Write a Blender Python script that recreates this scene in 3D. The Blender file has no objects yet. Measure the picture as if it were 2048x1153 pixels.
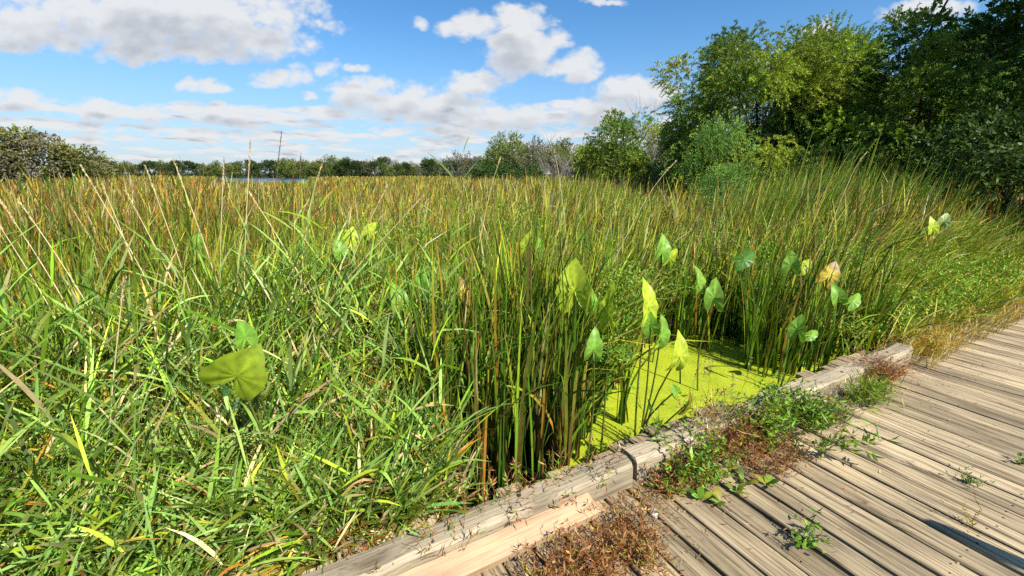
import bpy, math, numpy as np
from mathutils import Vector
PI = math.pi
S = bpy.context.scene
COL = S.collection
rng = np.random.default_rng(7)
def U(a, b, n=None): return rng.uniform(a, b, n)
def NRM(m, s, n=None): return rng.normal(m, s, n)

# ------------------------------------------------------------------ camera model (metres; deck top is z = 0)
H_CAM = 1.62; WATER = -0.25
TH = math.atan(228 / 860); CT, ST = math.cos(TH), math.sin(TH)
def ray(px, py):
    u, v = px - 1024.0, 576.5 - py
    return u, 860 * CT + v * ST, -860 * ST + v * CT
def gp(px, py, z=WATER):
    """where the sight line through a photo point meets the level z"""
    x, y, w = ray(px, py); k = (z - H_CAM) / w
    return np.array([x * k, y * k, z])
def at(px, py, d):
    """point on that sight line at forward distance d"""
    x, y, w = ray(px, py); k = d / y
    return np.array([x * k, d, H_CAM + w * k])
DB = np.array([0.88, 0.475]); DB = DB / np.linalg.norm(DB)      # along the boardwalk
NB = np.array([-DB[1], DB[0]])                                  # across it, towards the marsh
def bw(s, n, z=0.0):
    p = DB * s + NB * n
    return np.array([p[0], p[1], z])
def sn(P): return P[..., 0] * DB[0] + P[..., 1] * DB[1], P[..., 0] * NB[0] + P[..., 1] * NB[1]
BW_ANG = math.atan2(DB[1], DB[0])

# ------------------------------------------------------------------ objects
def tag(o, label=None, cat=None, group=None, kind=None):
    if label: o['label'] = label
    if cat: o['category'] = cat
    if group: o['group'] = group
    if kind: o['kind'] = kind
    return o
def empty(name, loc=(0, 0, 0), rz=0.0):
    o = bpy.data.objects.new(name, None); COL.objects.link(o)
    o.location = [float(c) for c in loc]; o.rotation_euler = (0, 0, rz); o.empty_display_size = 0.1
    return o
def link(name, me, parent=None, loc=None):
    o = bpy.data.objects.new(name, me); COL.objects.link(o)
    if parent: o.parent = parent
    if loc is not None: o.location = [float(c) for c in loc]
    return o
def build_mesh(name, V, F, C=None, mat=None, smooth=False):
    V = np.asarray(V, np.float32).reshape(-1, 3); F = np.asarray(F, np.int32)
    me = bpy.data.meshes.new(name)
    k = F.shape[1]
    me.vertices.add(len(V)); me.vertices.foreach_set('co', V.ravel())
    me.loops.add(F.size); me.loops.foreach_set('vertex_index', F.ravel())
    me.polygons.add(len(F))
    me.polygons.foreach_set('loop_start', np.arange(0, F.size, k, dtype=np.int32))
    me.polygons.foreach_set('loop_total', np.full(len(F), k, np.int32))
    if smooth: me.polygons.foreach_set('use_smooth', np.ones(len(F), bool))
    if C is not None:
        at_ = me.color_attributes.new('Tint', 'FLOAT_COLOR', 'POINT')
        c4 = np.ones((len(V), 4), np.float32); c4[:, :3] = np.asarray(C, np.float32).reshape(-1, 3)
        at_.data.foreach_set('color', c4.ravel())
    me.update(calc_edges=True); me.validate()
    if mat: me.materials.append(mat)
    return me
class MB:
    """collects quads"""
    def __init__(s): s.V, s.F, s.C, s.n = [], [], [], 0
    def add(s, V, F, C):
        V = np.asarray(V, np.float32).reshape(-1, 3)
        s.V.append(V); s.F.append(np.asarray(F, np.int64) + s.n); s.C.append(np.broadcast_to(np.asarray(C, np.float32), (len(V), 3))); s.n += len(V)
        return s
    def mesh(s, name, mat, smooth=False):
        return build_mesh(name, np.concatenate(s.V), np.concatenate(s.F), np.concatenate(s.C), mat, smooth)
    def obj(s, name, mat, parent=None, loc=None, smooth=False):
        return link(name, s.mesh(name, mat, smooth), parent, loc)

# ------------------------------------------------------------------ plant geometry
def paths(P, az, a0, a1, L, ns=5, pw=1.4):
    """curved centre lines: tilt from vertical goes a0 -> a1, towards azimuth az (0 = +X)"""
    N = len(P); t = (np.arange(ns) + 0.5) / ns
    th = a0[:, None] + (a1 - a0)[:, None] * t[None] ** pw
    step = (L / ns)[:, None]
    T = np.stack([np.sin(th) * np.cos(az)[:, None], np.sin(th) * np.sin(az)[:, None], np.cos(th)], -1)
    pts = np.concatenate([np.zeros((N, 1, 3)), np.cumsum(T * step[..., None], 1)], 1) + P[:, None]
    Tn = np.concatenate([T[:, :1], (T[:, :-1] + T[:, 1:]) / 2, T[:, -1:]], 1)
    return pts, Tn
def ribbon(mb, pts, Tn, W, az, roll, c0, c1, prof=None, kcol=1.5):
    N, K, _ = pts.shape
    t = np.linspace(0, 1, K)
    if prof is None: prof = np.minimum(1, 0.75 + t) * np.sqrt(np.clip(1 - t ** 2.2, 0, 1)) + 0.02
    s0 = np.stack([-np.sin(az), np.cos(az), np.zeros(N)], -1)[:, None]
    nr = np.cross(Tn, np.broadcast_to(s0, Tn.shape))
    sd = s0 * np.cos(roll)[:, None, None] + nr * np.sin(roll)[:, None, None]
    hw = (W[:, None] * prof[None] * 0.5)[..., None]
    V = np.stack([pts - sd * hw, pts + sd * hw], 2).reshape(-1, 3)
    b = (np.arange(N) * K * 2)[:, None] + (np.arange(K - 1) * 2)[None]
    F = np.stack([b, b + 1, b + 3, b + 2], -1).reshape(-1, 4)
    C = c0[:, None] + (c1 - c0)[:, None] * (t ** kcol)[None, :, None]
    mb.add(V, F, np.repeat(C, 2, 1).reshape(-1, 3))
def norm(v): return v / np.maximum(np.linalg.norm(v, axis=-1, keepdims=True), 1e-6)
def leaves(mb, P, D, Nn, L, W, C, fold=0.0):
    """diamond leaves: base P, direction D, approx normal Nn"""
    D = norm(D); Sd = norm(np.cross(D, Nn)); Nn = np.cross(Sd, D)
    m = P + D * (L * 0.45)[:, None] - Nn * (L * fold)[:, None]
    V = np.stack([P, m - Sd * (W / 2)[:, None], P + D * L[:, None], m + Sd * (W / 2)[:, None]], 1)
    b = np.arange(len(P)) * 4
    mb.add(V.reshape(-1, 3), np.stack([b, b + 1, b + 2, b + 3], -1), np.repeat(C, 4, 0))
def rdir(n):
    v = rng.normal(size=(n, 3)); return norm(v)
def pick(pal, p, n, jit=0.25):
    p = np.asarray(p, float); p = p / p.sum()
    c = np.asarray(pal)[rng.choice(len(pal), n, p=p)]
    return np.clip(c * np.exp(NRM(0, jit, (n, 1))) * np.exp(NRM(0, jit * 0.3, (n, 3))), 0, 0.8)
def tube(mb, pts, rad, col, k=6):
    pts = np.asarray(pts, float); n = len(pts); rad = np.broadcast_to(np.asarray(rad, float), (n,))
    T = np.gradient(pts, axis=0); T = norm(T)
    ref = np.array([0.31, 0.17, 0.93]) if abs(T[0, 2]) < 0.9 else np.array([1.0, 0.1, 0.0])
    A = norm(np.cross(T, ref)); B = np.cross(T, A)
    a = np.arange(k) / k * 2 * PI
    R = A[:, None] * np.cos(a)[None, :, None] + B[:, None] * np.sin(a)[None, :, None]
    V = pts[:, None] + R * rad[:, None, None]
    i = np.arange(n - 1)[:, None] * k; j = np.arange(k)[None]; j2 = (j + 1) % k
    F = np.stack([i + j, i + j2, i + k + j2, i + k + j], -1).reshape(-1, 4)
    mb.add(V.reshape(-1, 3), F, col)

# ------------------------------------------------------------------ materials
def newmat(name):
    m = bpy.data.materials.new(name); m.use_nodes = True
    nt = m.node_tree; nt.nodes.clear()
    return m, nt, nt.nodes, nt.links
def leaf_mat(name, transl=0.35, rough=0.5, spec=0.25, varscale=14.0, boost=1.0, blotch=0.0):
    m, nt, N, Lk = newmat(name)
    out = N.new('ShaderNodeOutputMaterial'); mix = N.new('ShaderNodeMixShader'); mix.inputs[0].default_value = transl
    pb = N.new('ShaderNodeBsdfPrincipled'); pb.inputs['Roughness'].default_value = rough; pb.inputs['Specular IOR Level'].default_value = spec
    tr = N.new('ShaderNodeBsdfTranslucent')
    at_ = N.new('ShaderNodeAttribute'); at_.attribute_name = 'Tint'
    tc = N.new('ShaderNodeTexCoord'); nz = N.new('ShaderNodeTexNoise'); nz.inputs['Scale'].default_value = varscale; nz.inputs['Detail'].default_value = 3
    Lk.new(tc.outputs['Object'], nz.inputs['Vector'])
    mr = N.new('ShaderNodeMapRange'); mr.inputs['From Min'].default_value = 0.3; mr.inputs['From Max'].default_value = 0.7
    mr.inputs['To Min'].default_value = 0.75 * boost; mr.inputs['To Max'].default_value = 1.25 * boost
    Lk.new(nz.outputs['Fac'], mr.inputs['Value'])
    src = at_.outputs['Color']
    if blotch:
        nb_ = N.new('ShaderNodeTexNoise'); nb_.inputs['Scale'].default_value = 22; nb_.inputs['Detail'].default_value = 5; Lk.new(tc.outputs['Object'], nb_.inputs['Vector'])
        mb_ = N.new('ShaderNodeMapRange'); mb_.inputs['From Min'].default_value = 0.58; mb_.inputs['From Max'].default_value = 0.72; mb_.inputs['To Max'].default_value = blotch; Lk.new(nb_.outputs['Fac'], mb_.inputs['Value'])
        mm_ = N.new('ShaderNodeMix'); mm_.data_type = 'RGBA'; Lk.new(mb_.outputs[0], mm_.inputs['Factor']); Lk.new(src, mm_.inputs[6]); mm_.inputs[7].default_value = (0.30, 0.22, 0.04, 1); src = mm_.outputs[2]
    vm = N.new('ShaderNodeVectorMath'); vm.operation = 'SCALE'
    Lk.new(src, vm.inputs[0]); Lk.new(mr.outputs[0], vm.inputs['Scale'])
    Lk.new(vm.outputs[0], pb.inputs['Base Color'])
    v2 = N.new('ShaderNodeVectorMath'); v2.operation = 'MULTIPLY'; v2.inputs[1].default_value = (1.35, 1.3, 0.6)
    Lk.new(vm.outputs[0], v2.inputs[0]); Lk.new(v2.outputs[0], tr.inputs['Color'])
    Lk.new(pb.outputs[0], mix.inputs[1]); Lk.new(tr.outputs[0], mix.inputs[2]); Lk.new(mix.outputs[0], out.inputs[0])
    return m
def wood_mat(name, light, mid, dark, crack=1.0, along=0, rough=0.8, scale=1.0):
    """weathered timber, grain runs along object axis X (along=0)"""
    m, nt, N, Lk = newmat(name)
    out = N.new('ShaderNodeOutputMaterial'); pb = N.new('ShaderNodeBsdfPrincipled')
    pb.inputs['Roughness'].default_value = rough; pb.inputs['Specular IOR Level'].default_value = 0.2
    tc = N.new('ShaderNodeTexCoord'); oi = N.new('ShaderNodeObjectInfo')
    off = N.new('ShaderNodeVectorMath'); off.operation = 'MULTIPLY_ADD'
    cmb = N.new('ShaderNodeCombineXYZ')
    sc = N.new('ShaderNodeMath'); sc.operation = 'MULTIPLY'; sc.inputs[1].default_value = 57.0
    Lk.new(oi.outputs['Random'], sc.inputs[0])
    for k in range(3): Lk.new(sc.outputs[0], cmb.inputs[k])
    add = N.new('ShaderNodeVectorMath'); add.operation = 'ADD'
    Lk.new(tc.outputs['Object'], add.inputs[0]); Lk.new(cmb.outputs[0], add.inputs[1])
    # knots bend the grain
    kn = N.new('ShaderNodeVectorMath'); kn.operation = 'MULTIPLY'; kn.inputs[1].default_value = (1.6 * scale, 6.5 * scale, 5 * scale)
    Lk.new(add.outputs[0], kn.inputs[0])
    vo = N.new('ShaderNodeTexVoronoi'); vo.inputs['Scale'].default_value = 1.0; Lk.new(kn.outputs[0], vo.inputs['Vector'])
    kr = N.new('ShaderNodeMapRange'); kr.interpolation_type = 'SMOOTHSTEP'
    kr.inputs['From Min'].default_value = 0.02; kr.inputs['From Max'].default_value = 0.30; kr.inputs['To Min'].default_value = 1.0; kr.inputs['To Max'].default_value = 0.0
    Lk.new(vo.outputs['Distance'], kr.inputs['Value'])
    # only some of the cells hold a knot
    sel = N.new('ShaderNodeMath'); sel.operation = 'GREATER_THAN'; sel.inputs[1].default_value = 0.5
    sx = N.new('ShaderNodeSeparateColor'); Lk.new(vo.outputs['Color'], sx.inputs[0]); Lk.new(sx.outputs[0], sel.inputs[0])
    km = N.new('ShaderNodeMath'); km.operation = 'MULTIPLY'; Lk.new(kr.outputs[0], km.inputs[0]); Lk.new(sel.outputs[0], km.inputs[1])
    bend = N.new('ShaderNodeVectorMath'); bend.operation = 'MULTIPLY_ADD'; bend.inputs[1].default_value = (0, 0.035, 0.02)
    kc = N.new('ShaderNodeCombineXYZ'); 
    for k in range(3): Lk.new(km.outputs[0], kc.inputs[k])
    Lk.new(kc.outputs[0], bend.inputs[0]); Lk.new(add.outputs[0], bend.inputs[2])
    st = N.new('ShaderNodeVectorMath'); st.operation = 'MULTIPLY'; st.inputs[1].default_value = (1.5 * scale, 55 * scale, 55 * scale)
    Lk.new(bend.outputs[0], st.inputs[0])
    n1 = N.new('ShaderNodeTexNoise'); n1.inputs['Scale'].default_value = 1.0; n1.inputs['Detail'].default_value = 6; n1.inputs['Roughness'].default_value = 0.65; n1.inputs['Distortion'].default_value = 0.4
    Lk.new(st.outputs[0], n1.inputs['Vector'])
    st2 = N.new('ShaderNodeVectorMath'); st2.operation = 'MULTIPLY'; st2.inputs[1].default_value = (2.2 * scale, 170 * scale, 170 * scale)
    Lk.new(bend.outputs[0], st2.inputs[0])
    n2 = N.new('ShaderNodeTexNoise'); n2.inputs['Scale'].default_value = 1.0; n2.inputs['Detail'].default_value = 4; n2.inputs['Roughness'].default_value = 0.6
    Lk.new(st2.outputs[0], n2.inputs['Vector'])
    n3 = N.new('ShaderNodeTexNoise'); n3.inputs['Scale'].default_value = 3.2; n3.inputs['Detail'].default_value = 5
    s3 = N.new('ShaderNodeVectorMath'); s3.operation = 'MULTIPLY'; s3.inputs[1].default_value = (0.7, 2.2, 2.2)
    Lk.new(add.outputs[0], s3.inputs[0]); Lk.new(s3.outputs[0], n3.inputs['Vector'])
    r1 = N.new('ShaderNodeValToRGB'); e = r1.color_ramp.elements
    e[0].position = 0.35; e[0].color = (*dark, 1); e[1].position = 0.62; e[1].color = (*light, 1)
    em = e.new(0.47); em.color = (*mid, 1)
    Lk.new(n1.outputs['Fac'], r1.inputs[0])
    # grey weathered patches
    r3 = N.new('ShaderNodeMapRange'); r3.inputs['From Min'].default_value = 0.42; r3.inputs['From Max'].default_value = 0.68
    Lk.new(n3.outputs['Fac'], r3.inputs['Value'])
    mg = N.new('ShaderNodeMix'); mg.data_type = 'RGBA'; mg.blend_type = 'MULTIPLY'
    pt = N.new('ShaderNodeMath'); pt.operation = 'MULTIPLY'; pt.inputs[1].default_value = 1.0; Lk.new(r3.outputs[0], pt.inputs[0])
    Lk.new(pt.outputs[0], mg.inputs['Factor']); Lk.new(r1.outputs[0], mg.inputs[6]); mg.inputs[7].default_value = (0.60, 0.61, 0.62, 1)
    # fine dark cracks
    rc = N.new('ShaderNodeMapRange'); rc.inputs['From Min'].default_value = 0.36; rc.inputs['From Max'].default_value = 0.45
    rc.inputs['To Min'].default_value = crack * 0.7; rc.inputs['To Max'].default_value = 0.0
    Lk.new(n2.outputs['Fac'], rc.inputs['Value'])
    mc = N.new('ShaderNodeMix'); mc.data_type = 'RGBA'
    cf = N.new('ShaderNodeMath'); cf.operation = 'MULTIPLY'; cf.inputs[1].default_value = 0.85; cf.use_clamp = True; Lk.new(rc.outputs[0], cf.inputs[0])
    Lk.new(cf.outputs[0], mc.inputs['Factor']); Lk.new(mg.outputs[2], mc.inputs[6]); mc.inputs[7].default_value = (dark[0] * 0.45, dark[1] * 0.45, dark[2] * 0.45, 1)
    # knots
    mk = N.new('ShaderNodeMix'); mk.data_type = 'RGBA'
    kp = N.new('ShaderNodeMath'); kp.operation = 'POWER'; kp.inputs[1].default_value = 1.6; Lk.new(km.outputs[0], kp.inputs[0])
    kf = N.new('ShaderNodeMath'); kf.operation = 'MULTIPLY'; kf.inputs[1].default_value = 0.8; Lk.new(kp.outputs[0], kf.inputs[0])
    Lk.new(kf.outputs[0], mk.inputs['Factor']); Lk.new(mc.outputs[2], mk.inputs[6]); mk.inputs[7].default_value = (dark[0] * 0.6, dark[1] * 0.55, dark[2] * 0.5, 1)
    # each board its own tone
    rv = N.new('ShaderNodeMapRange'); rv.inputs['To Min'].default_value = 0.70; rv.inputs['To Max'].default_value = 1.22
    Lk.new(oi.outputs['Random'], rv.inputs['Value'])
    fin = N.new('ShaderNodeVectorMath'); fin.operation = 'SCALE'; Lk.new(mk.outputs[2], fin.inputs[0]); Lk.new(rv.outputs[0], fin.inputs['Scale'])
    Lk.new(fin.outputs[0], pb.inputs['Base Color'])
    hh = N.new('ShaderNodeMath'); hh.operation = 'MULTIPLY_ADD'; hh.inputs[1].default_value = 0.6
    Lk.new(n1.outputs['Fac'], hh.inputs[0])
    cr = N.new('ShaderNodeMath'); cr.operation = 'MULTIPLY'; cr.inputs[1].default_value = -0.8; Lk.new(rc.outputs[0], cr.inputs[0]); Lk.new(cr.outputs[0], hh.inputs[2])
    bp = N.new('ShaderNodeBump'); bp.inputs['Strength'].default_value = 0.6; bp.inputs['Distance'].default_value = 0.006
    Lk.new(hh.outputs[0], bp.inputs['Height']); Lk.new(bp.outputs[0], pb.inputs['Normal'])
    Lk.new(pb.outputs[0], out.inputs[0])
    return m
def noise_mat(name, c1, c2, scale, rough=0.9, detail=8, bump=0.0, lo=0.35, hi=0.65, spec=0.2):
    m, nt, N, Lk = newmat(name)
    out = N.new('ShaderNodeOutputMaterial'); pb = N.new('ShaderNodeBsdfPrincipled'); pb.inputs['Roughness'].default_value = rough
    pb.inputs['Specular IOR Level'].default_value = spec
    tc = N.new('ShaderNodeTexCoord'); nz = N.new('ShaderNodeTexNoise'); nz.inputs['Scale'].default_value = scale; nz.inputs['Detail'].default_value = detail
    Lk.new(tc.outputs['Object'], nz.inputs['Vector'])
    r = N.new('ShaderNodeValToRGB'); r.color_ramp.elements[0].position = lo; r.color_ramp.elements[1].position = hi
    r.color_ramp.elements[0].color = (*c1, 1); r.color_ramp.elements[1].color = (*c2, 1)
    Lk.new(nz.outputs['Fac'], r.inputs[0]); Lk.new(r.outputs[0], pb.inputs['Base Color'])
    if bump:
        bp = N.new('ShaderNodeBump'); bp.inputs['Distance'].default_value = bump; Lk.new(nz.outputs['Fac'], bp.inputs['Height']); Lk.new(bp.outputs[0], pb.inputs['Normal'])
    Lk.new(pb.outputs[0], out.inputs[0])
    return m

M_REED = leaf_mat('reed_leaf', 0.20, 0.55, 0.22)
M_TREE = leaf_mat('tree_leaf', 0.26, 0.5, 0.2, varscale=1.2)
M_FAR = leaf_mat('far_tree_leaf', 0.20, 0.6, 0.1, varscale=0.4)
M_BROAD = leaf_mat('broad_leaf', 0.28, 0.42, 0.30, varscale=30, blotch=0.7)
M_DRY = leaf_mat('dry_stem', 0.15, 0.7, 0.15)
M_BARK = leaf_mat('bark', 0.0, 0.9, 0.1, varscale=9)
M_PLANK = wood_mat('weathered_plank', (0.53, 0.42, 0.26), (0.415, 0.32, 0.19), (0.13, 0.095, 0.06), 1.0)
M_BEAM = wood_mat('weathered_timber', (0.52, 0.435, 0.30), (0.43, 0.355, 0.24), (0.24, 0.19, 0.125), 0.6)
M_NEW = wood_mat('fresh_board', (0.60, 0.40, 0.245), (0.55, 0.365, 0.215), (0.38, 0.24, 0.13), 0.35)
M_NAIL = noise_mat('rusty_nail', (0.03, 0.02, 0.015), (0.08, 0.05, 0.03), 200)
M_MUD = noise_mat('marsh_mud', (0.012, 0.010, 0.006), (0.055, 0.045, 0.02), 3.0)
M_STONE = noise_mat('pale_stone', (0.45, 0.40, 0.36), (0.7, 0.66, 0.62), 60, bump=0.004)

# ------------------------------------------------------------------ world: blue sky with fair-weather clouds
SUN_EL = math.radians(45); SUN_AZ = math.atan2(0.63, -0.77)      # clockwise from +Y
sun_dir = Vector((math.sin(SUN_AZ) * math.cos(SUN_EL), math.cos(SUN_AZ) * math.cos(SUN_EL), math.sin(SUN_EL)))
def make_world():
    w = bpy.data.worlds.new('World'); S.world = w; w.use_nodes = True
    nt = w.node_tree; N, Lk = nt.nodes, nt.links; N.clear()
    out = N.new('ShaderNodeOutputWorld'); bg = N.new('ShaderNodeBackground'); bg.inputs['Strength'].default_value = 0.05
    sky = N.new('ShaderNodeTexSky'); sky.sky_type = 'NISHITA'; sky.sun_disc = False
    sky.sun_elevation = SUN_EL; sky.sun_rotation = SUN_AZ; sky.altitude = 200; sky.air_density = 1.0; sky.dust_density = 0.6; sky.ozone_density = 2.5
    hs = N.new('ShaderNodeHueSaturation'); hs.inputs['Saturation'].default_value = 1.30; hs.inputs['Value'].default_value = SKY_VAL
    Lk.new(sky.outputs[0], hs.inputs['Color'])
    def M(op, a, b=None, c=None, clamp=False):
        n = N.new('ShaderNodeMath'); n.operation = op; n.use_clamp = clamp
        for i, v in enumerate((a, b, c)):
            if v is None: continue
            if isinstance(v, (int, float)): n.inputs[i].default_value = v
            else: Lk.new(v, n.inputs[i])
        return n.outputs[0]
    def smooth(x, lo, hi):
        n = N.new('ShaderNodeMapRange'); n.interpolation_type = 'SMOOTHSTEP'
        n.inputs['From Min'].default_value = lo; n.inputs['From Max'].default_value = hi; Lk.new(x, n.inputs['Value']); return n.outputs[0]
    tc = N.new('ShaderNodeTexCoord'); sp = N.new('ShaderNodeSeparateXYZ'); Lk.new(tc.outputs['Generated'], sp.inputs[0])
    x, y, z = sp.outputs
    yy = M('MAXIMUM', y, 0.08)
    X0 = M('DIVIDE', x, yy); Z0 = M('DIVIDE', z, yy)
    front = smooth(y, 0.08, 0.2)
    def noise(vec, scale, detail, rough=0.55):
        n = N.new('ShaderNodeTexNoise'); n.inputs['Scale'].default_value = scale; n.inputs['Detail'].default_value = detail; n.inputs['Roughness'].default_value = rough
        Lk.new(vec, n.inputs['Vector']); return n
    def comb(a, b, c=0.0):
        n = N.new('ShaderNodeCombineXYZ')
        for i, v in enumerate((a, b, c)):
            if isinstance(v, (int, float)): n.inputs[i].default_value = v
            else: Lk.new(v, n.inputs[i])
        return n.outputs[0]
    def dens(dz, dx, fine=True):
        X = M('ADD', X0, dx); Z = M('ADD', Z0, dz)
        # rows of small cumulus seen in perspective: noise on a level plane above the land
        zc = M('ADD', M('MAXIMUM', Z, 0.002), 0.045)
        ux = M('DIVIDE', X, zc); uy = M('DIVIDE', 1.0, zc)
        lv = comb(M('DIVIDE', M('MULTIPLY', X, 4.2), M('SQRT', zc)), M('MULTIPLY', M('LOGARITHM', zc, 2.718), 6.5), 8.3)
        lay = noise(lv, 1.0, 5 if fine else 2, 0.52)
        low = M('SUBTRACT', 1.0, smooth(Z, 0.13, 0.22))
        L_ = M('ADD', M('MULTIPLY', M('SUBTRACT', lay.outputs['Fac'], 0.53), 8.0), M('MULTIPLY', M('SUBTRACT', low, 1.0), 6.0))
        # single big clouds: warped ellipses with billowed edges
        wv = comb(X, M('MULTIPLY', Z, 1.35), 0.5)
        w1 = noise(wv, 8.0, 4, 0.6); sc = N.new('ShaderNodeSeparateColor'); Lk.new(w1.outputs['Color'], sc.inputs[0])
        Xw = M('ADD', X, M('MULTIPLY', M('SUBTRACT', sc.outputs[0], 0.5), 0.10))
        Zw = M('ADD', Z, M('MULTIPLY', M('SUBTRACT', sc.outputs[1], 0.5), 0.07))
        pv = comb(M('ADD', X, M('MULTIPLY', sc.outputs[1], 0.03)), M('MULTIPLY', Z, 1.5), 4.5)
        pf = noise(pv, 13.0, 7 if fine else 1.5, 0.62)
        vor = N.new('ShaderNodeTexVoronoi'); vor.feature = 'SMOOTH_F1'; vor.inputs['Scale'].default_value = 26.0; vor.inputs['Smoothness'].default_value = 0.5
        vor.inputs['Detail'].default_value = 2.0; Lk.new(pv, vor.inputs['Vector'])
        bil = M('SUBTRACT', 0.45, vor.outputs['Distance'])
        best = None
        for (px, py, rx, ry, k) in CLOUDS:
            a, b, c = ray(px, py); cx, cz = a / b, c / b
            a2, b2, _ = ray(px + rx, py); _, b3, c3 = ray(px, py - ry)
            ax = abs(a2 / b2 - cx); az_ = abs(c3 / b3 - cz)
            dx_ = M('MULTIPLY', M('SUBTRACT', Xw, cx), 1 / ax); dz_ = M('MULTIPLY', M('SUBTRACT', Zw, cz), 1 / az_)
            f = M('SUBTRACT', k, M('MULTIPLY_ADD', dx_, dx_, M('MULTIPLY', dz_, dz_)))
            best = f if best is None else M('SMOOTH_MAX', best, f, 0.25)
        B = M('ADD', best, M('MULTIPLY', M('SUBTRACT', pf.outputs['Fac'], 0.5), 2.0))
        B = M('ADD', B, M('MULTIPLY', bil, 0.9 if fine else 0.4))
        B = M('ADD', M('MULTIPLY', B, front), M('MULTIPLY', M('SUBTRACT', front, 1.0), 3.0))
        return M('MAXIMUM', L_, B), pf.outputs['Fac'], bil
    D0, pf, bil = dens(0.0, 0.0); D0 = M('ADD', D0, 0.55)
    D1, _, _ = dens(M('MULTIPLY_ADD', M('MAXIMUM', Z0, 0.0), 0.17, 0.004), 0.014, False)
    cov = smooth(D0, -0.10, 1.0)
    inner = smooth(D1, -0.25, 1.35)
    thick = smooth(D0, 0.3, 2.2)
    sh = M('MULTIPLY', M('MULTIPLY', inner, M('MULTIPLY_ADD', thick, 0.6, 0.4)), M('MULTIPLY_ADD', bil, -0.35, 0.95), clamp=True)
    cm = N.new('ShaderNodeMix'); cm.data_type = 'RGBA'; Lk.new(sh, cm.inputs['Factor'])
    cm.inputs[6].default_value = tuple(c * CLOUD_B for c in (0.97, 0.985, 1.0)) + (1,)
    cm.inputs[7].default_value = tuple(c * CLOUD_B for c in (0.47, 0.51, 0.60)) + (1,)
    # pale air low down
    hz = M('MULTIPLY', M('SUBTRACT', 1.0, smooth(z, 0.0, 0.26)), 0.62)
    mh = N.new('ShaderNodeMix'); mh.data_type = 'RGBA'; Lk.new(hz, mh.inputs['Factor']); Lk.new(hs.outputs[0], mh.inputs[6])
    mh.inputs[7].default_value = tuple(c * CLOUD_B for c in (0.33, 0.50, 0.86)) + (1,)
    mx = N.new('ShaderNodeMix'); mx.data_type = 'RGBA'
    Lk.new(M('MULTIPLY', cov, 0.96), mx.inputs['Factor']); Lk.new(mh.outputs[2], mx.inputs[6]); Lk.new(cm.outputs[2], mx.inputs[7])
    Lk.new(mx.outputs[2], bg.inputs['Color']); Lk.new(bg.outputs[0], out.inputs[0])
    w.cycles.sampling_method = 'MANUAL'; w.cycles.sample_map_resolution = 256
SKY_VAL = 2.05; CLOUD_B = 10.2
CLOUDS = [  # photo x, y, half width, half height, weight
    (280, 35, 350, 80, 1.15), (90, 60, 200, 50, 1.1), (480, 75, 150, 48, 1.1), (30, 92, 100, 18, 0.8), (330, 105, 180, 28, 1.0),
    (610, 15, 75, 42, 0.55), (660, 45, 40, 22, 0.45),
    (1040, 88, 85, 66, 1.1), (940, 52, 78, 30, 0.95), (842, 52, 34, 24, 0.85), (1040, 40, 62, 32, 1.0), (1100, 85, 48, 34, 0.9), (1155, 132, 54, 32, 1.1),
    (560, 150, 64, 26, 0.8), (650, 132, 40, 18, 0.65), (718, 137, 34, 12, 0.75), (610, 183, 17, 11, 0.85), (420, 178, 68, 16, 0.9), (530, 172, 40, 12, 0.6),
    (720, 188, 88, 32, 1.0), (830, 212, 180, 36, 1.1), (940, 166, 66, 28, 1.0), (1010, 234, 180, 26, 1.0), (1150, 232, 90, 24, 1.0), (900, 240, 160, 20, 0.9),
    (1255, 188, 70, 40, 1.15), (1310, 190, 55, 30, 1.0), (1190, 215, 60, 26, 1.0),
    (40, 205, 66, 28, 1.0), (180, 215, 70, 22, 1.0), (290, 232, 84, 20, 1.0), (490, 238, 112, 24, 1.1), (430, 225, 50, 16, 0.9), (650, 238, 78, 18, 1.0), (90, 252, 160, 14, 0.9), (520, 277, 150, 11, 0.9), (880, 268, 54, 13, 1.0), (790, 262, 44, 11, 1.0), (250, 265, 90, 9, 0.8),
    (1640, 58, 34, 18, 0.8), (1850, 20, 100, 34, 1.0), (1210, 0, 44, 8, 0.7),
]
make_world()
sd = bpy.data.lights.new('sun', 'SUN'); sd.energy = 5.0; sd.angle = math.radians(0.5); sd.color = (1.0, 0.94, 0.82)
so = bpy.data.objects.new('sun', sd); COL.objects.link(so); so.location = (6, -8, 20)
so.rotation_euler = sun_dir.to_track_quat('Z', 'Y').to_euler()

cam = bpy.data.cameras.new('camera'); cam.sensor_width = 36; cam.lens = 18 * 860 / 1024; cam.clip_start = 0.05; cam.clip_end = 6000
co = bpy.data.objects.new('camera', cam); COL.objects.link(co); co.location = (0, 0, H_CAM); co.rotation_euler = (PI / 2 - TH, 0, 0)
S.camera = co
S.view_settings.view_transform = 'Standard'; S.view_settings.look = 'None'; S.view_settings.exposure = 0.74; S.view_settings.gamma = 1.0
S.render.engine = 'CYCLES'
c = S.cycles
c.max_bounces = 6; c.diffuse_bounces = 3; c.glossy_bounces = 2; c.transmission_bounces = 4; c.transparent_max_bounces = 6
c.caustics_reflective = False; c.caustics_refractive = False; c.use_denoising = False; c.use_adaptive_sampling = True; c.adaptive_threshold = 0.02

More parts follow.
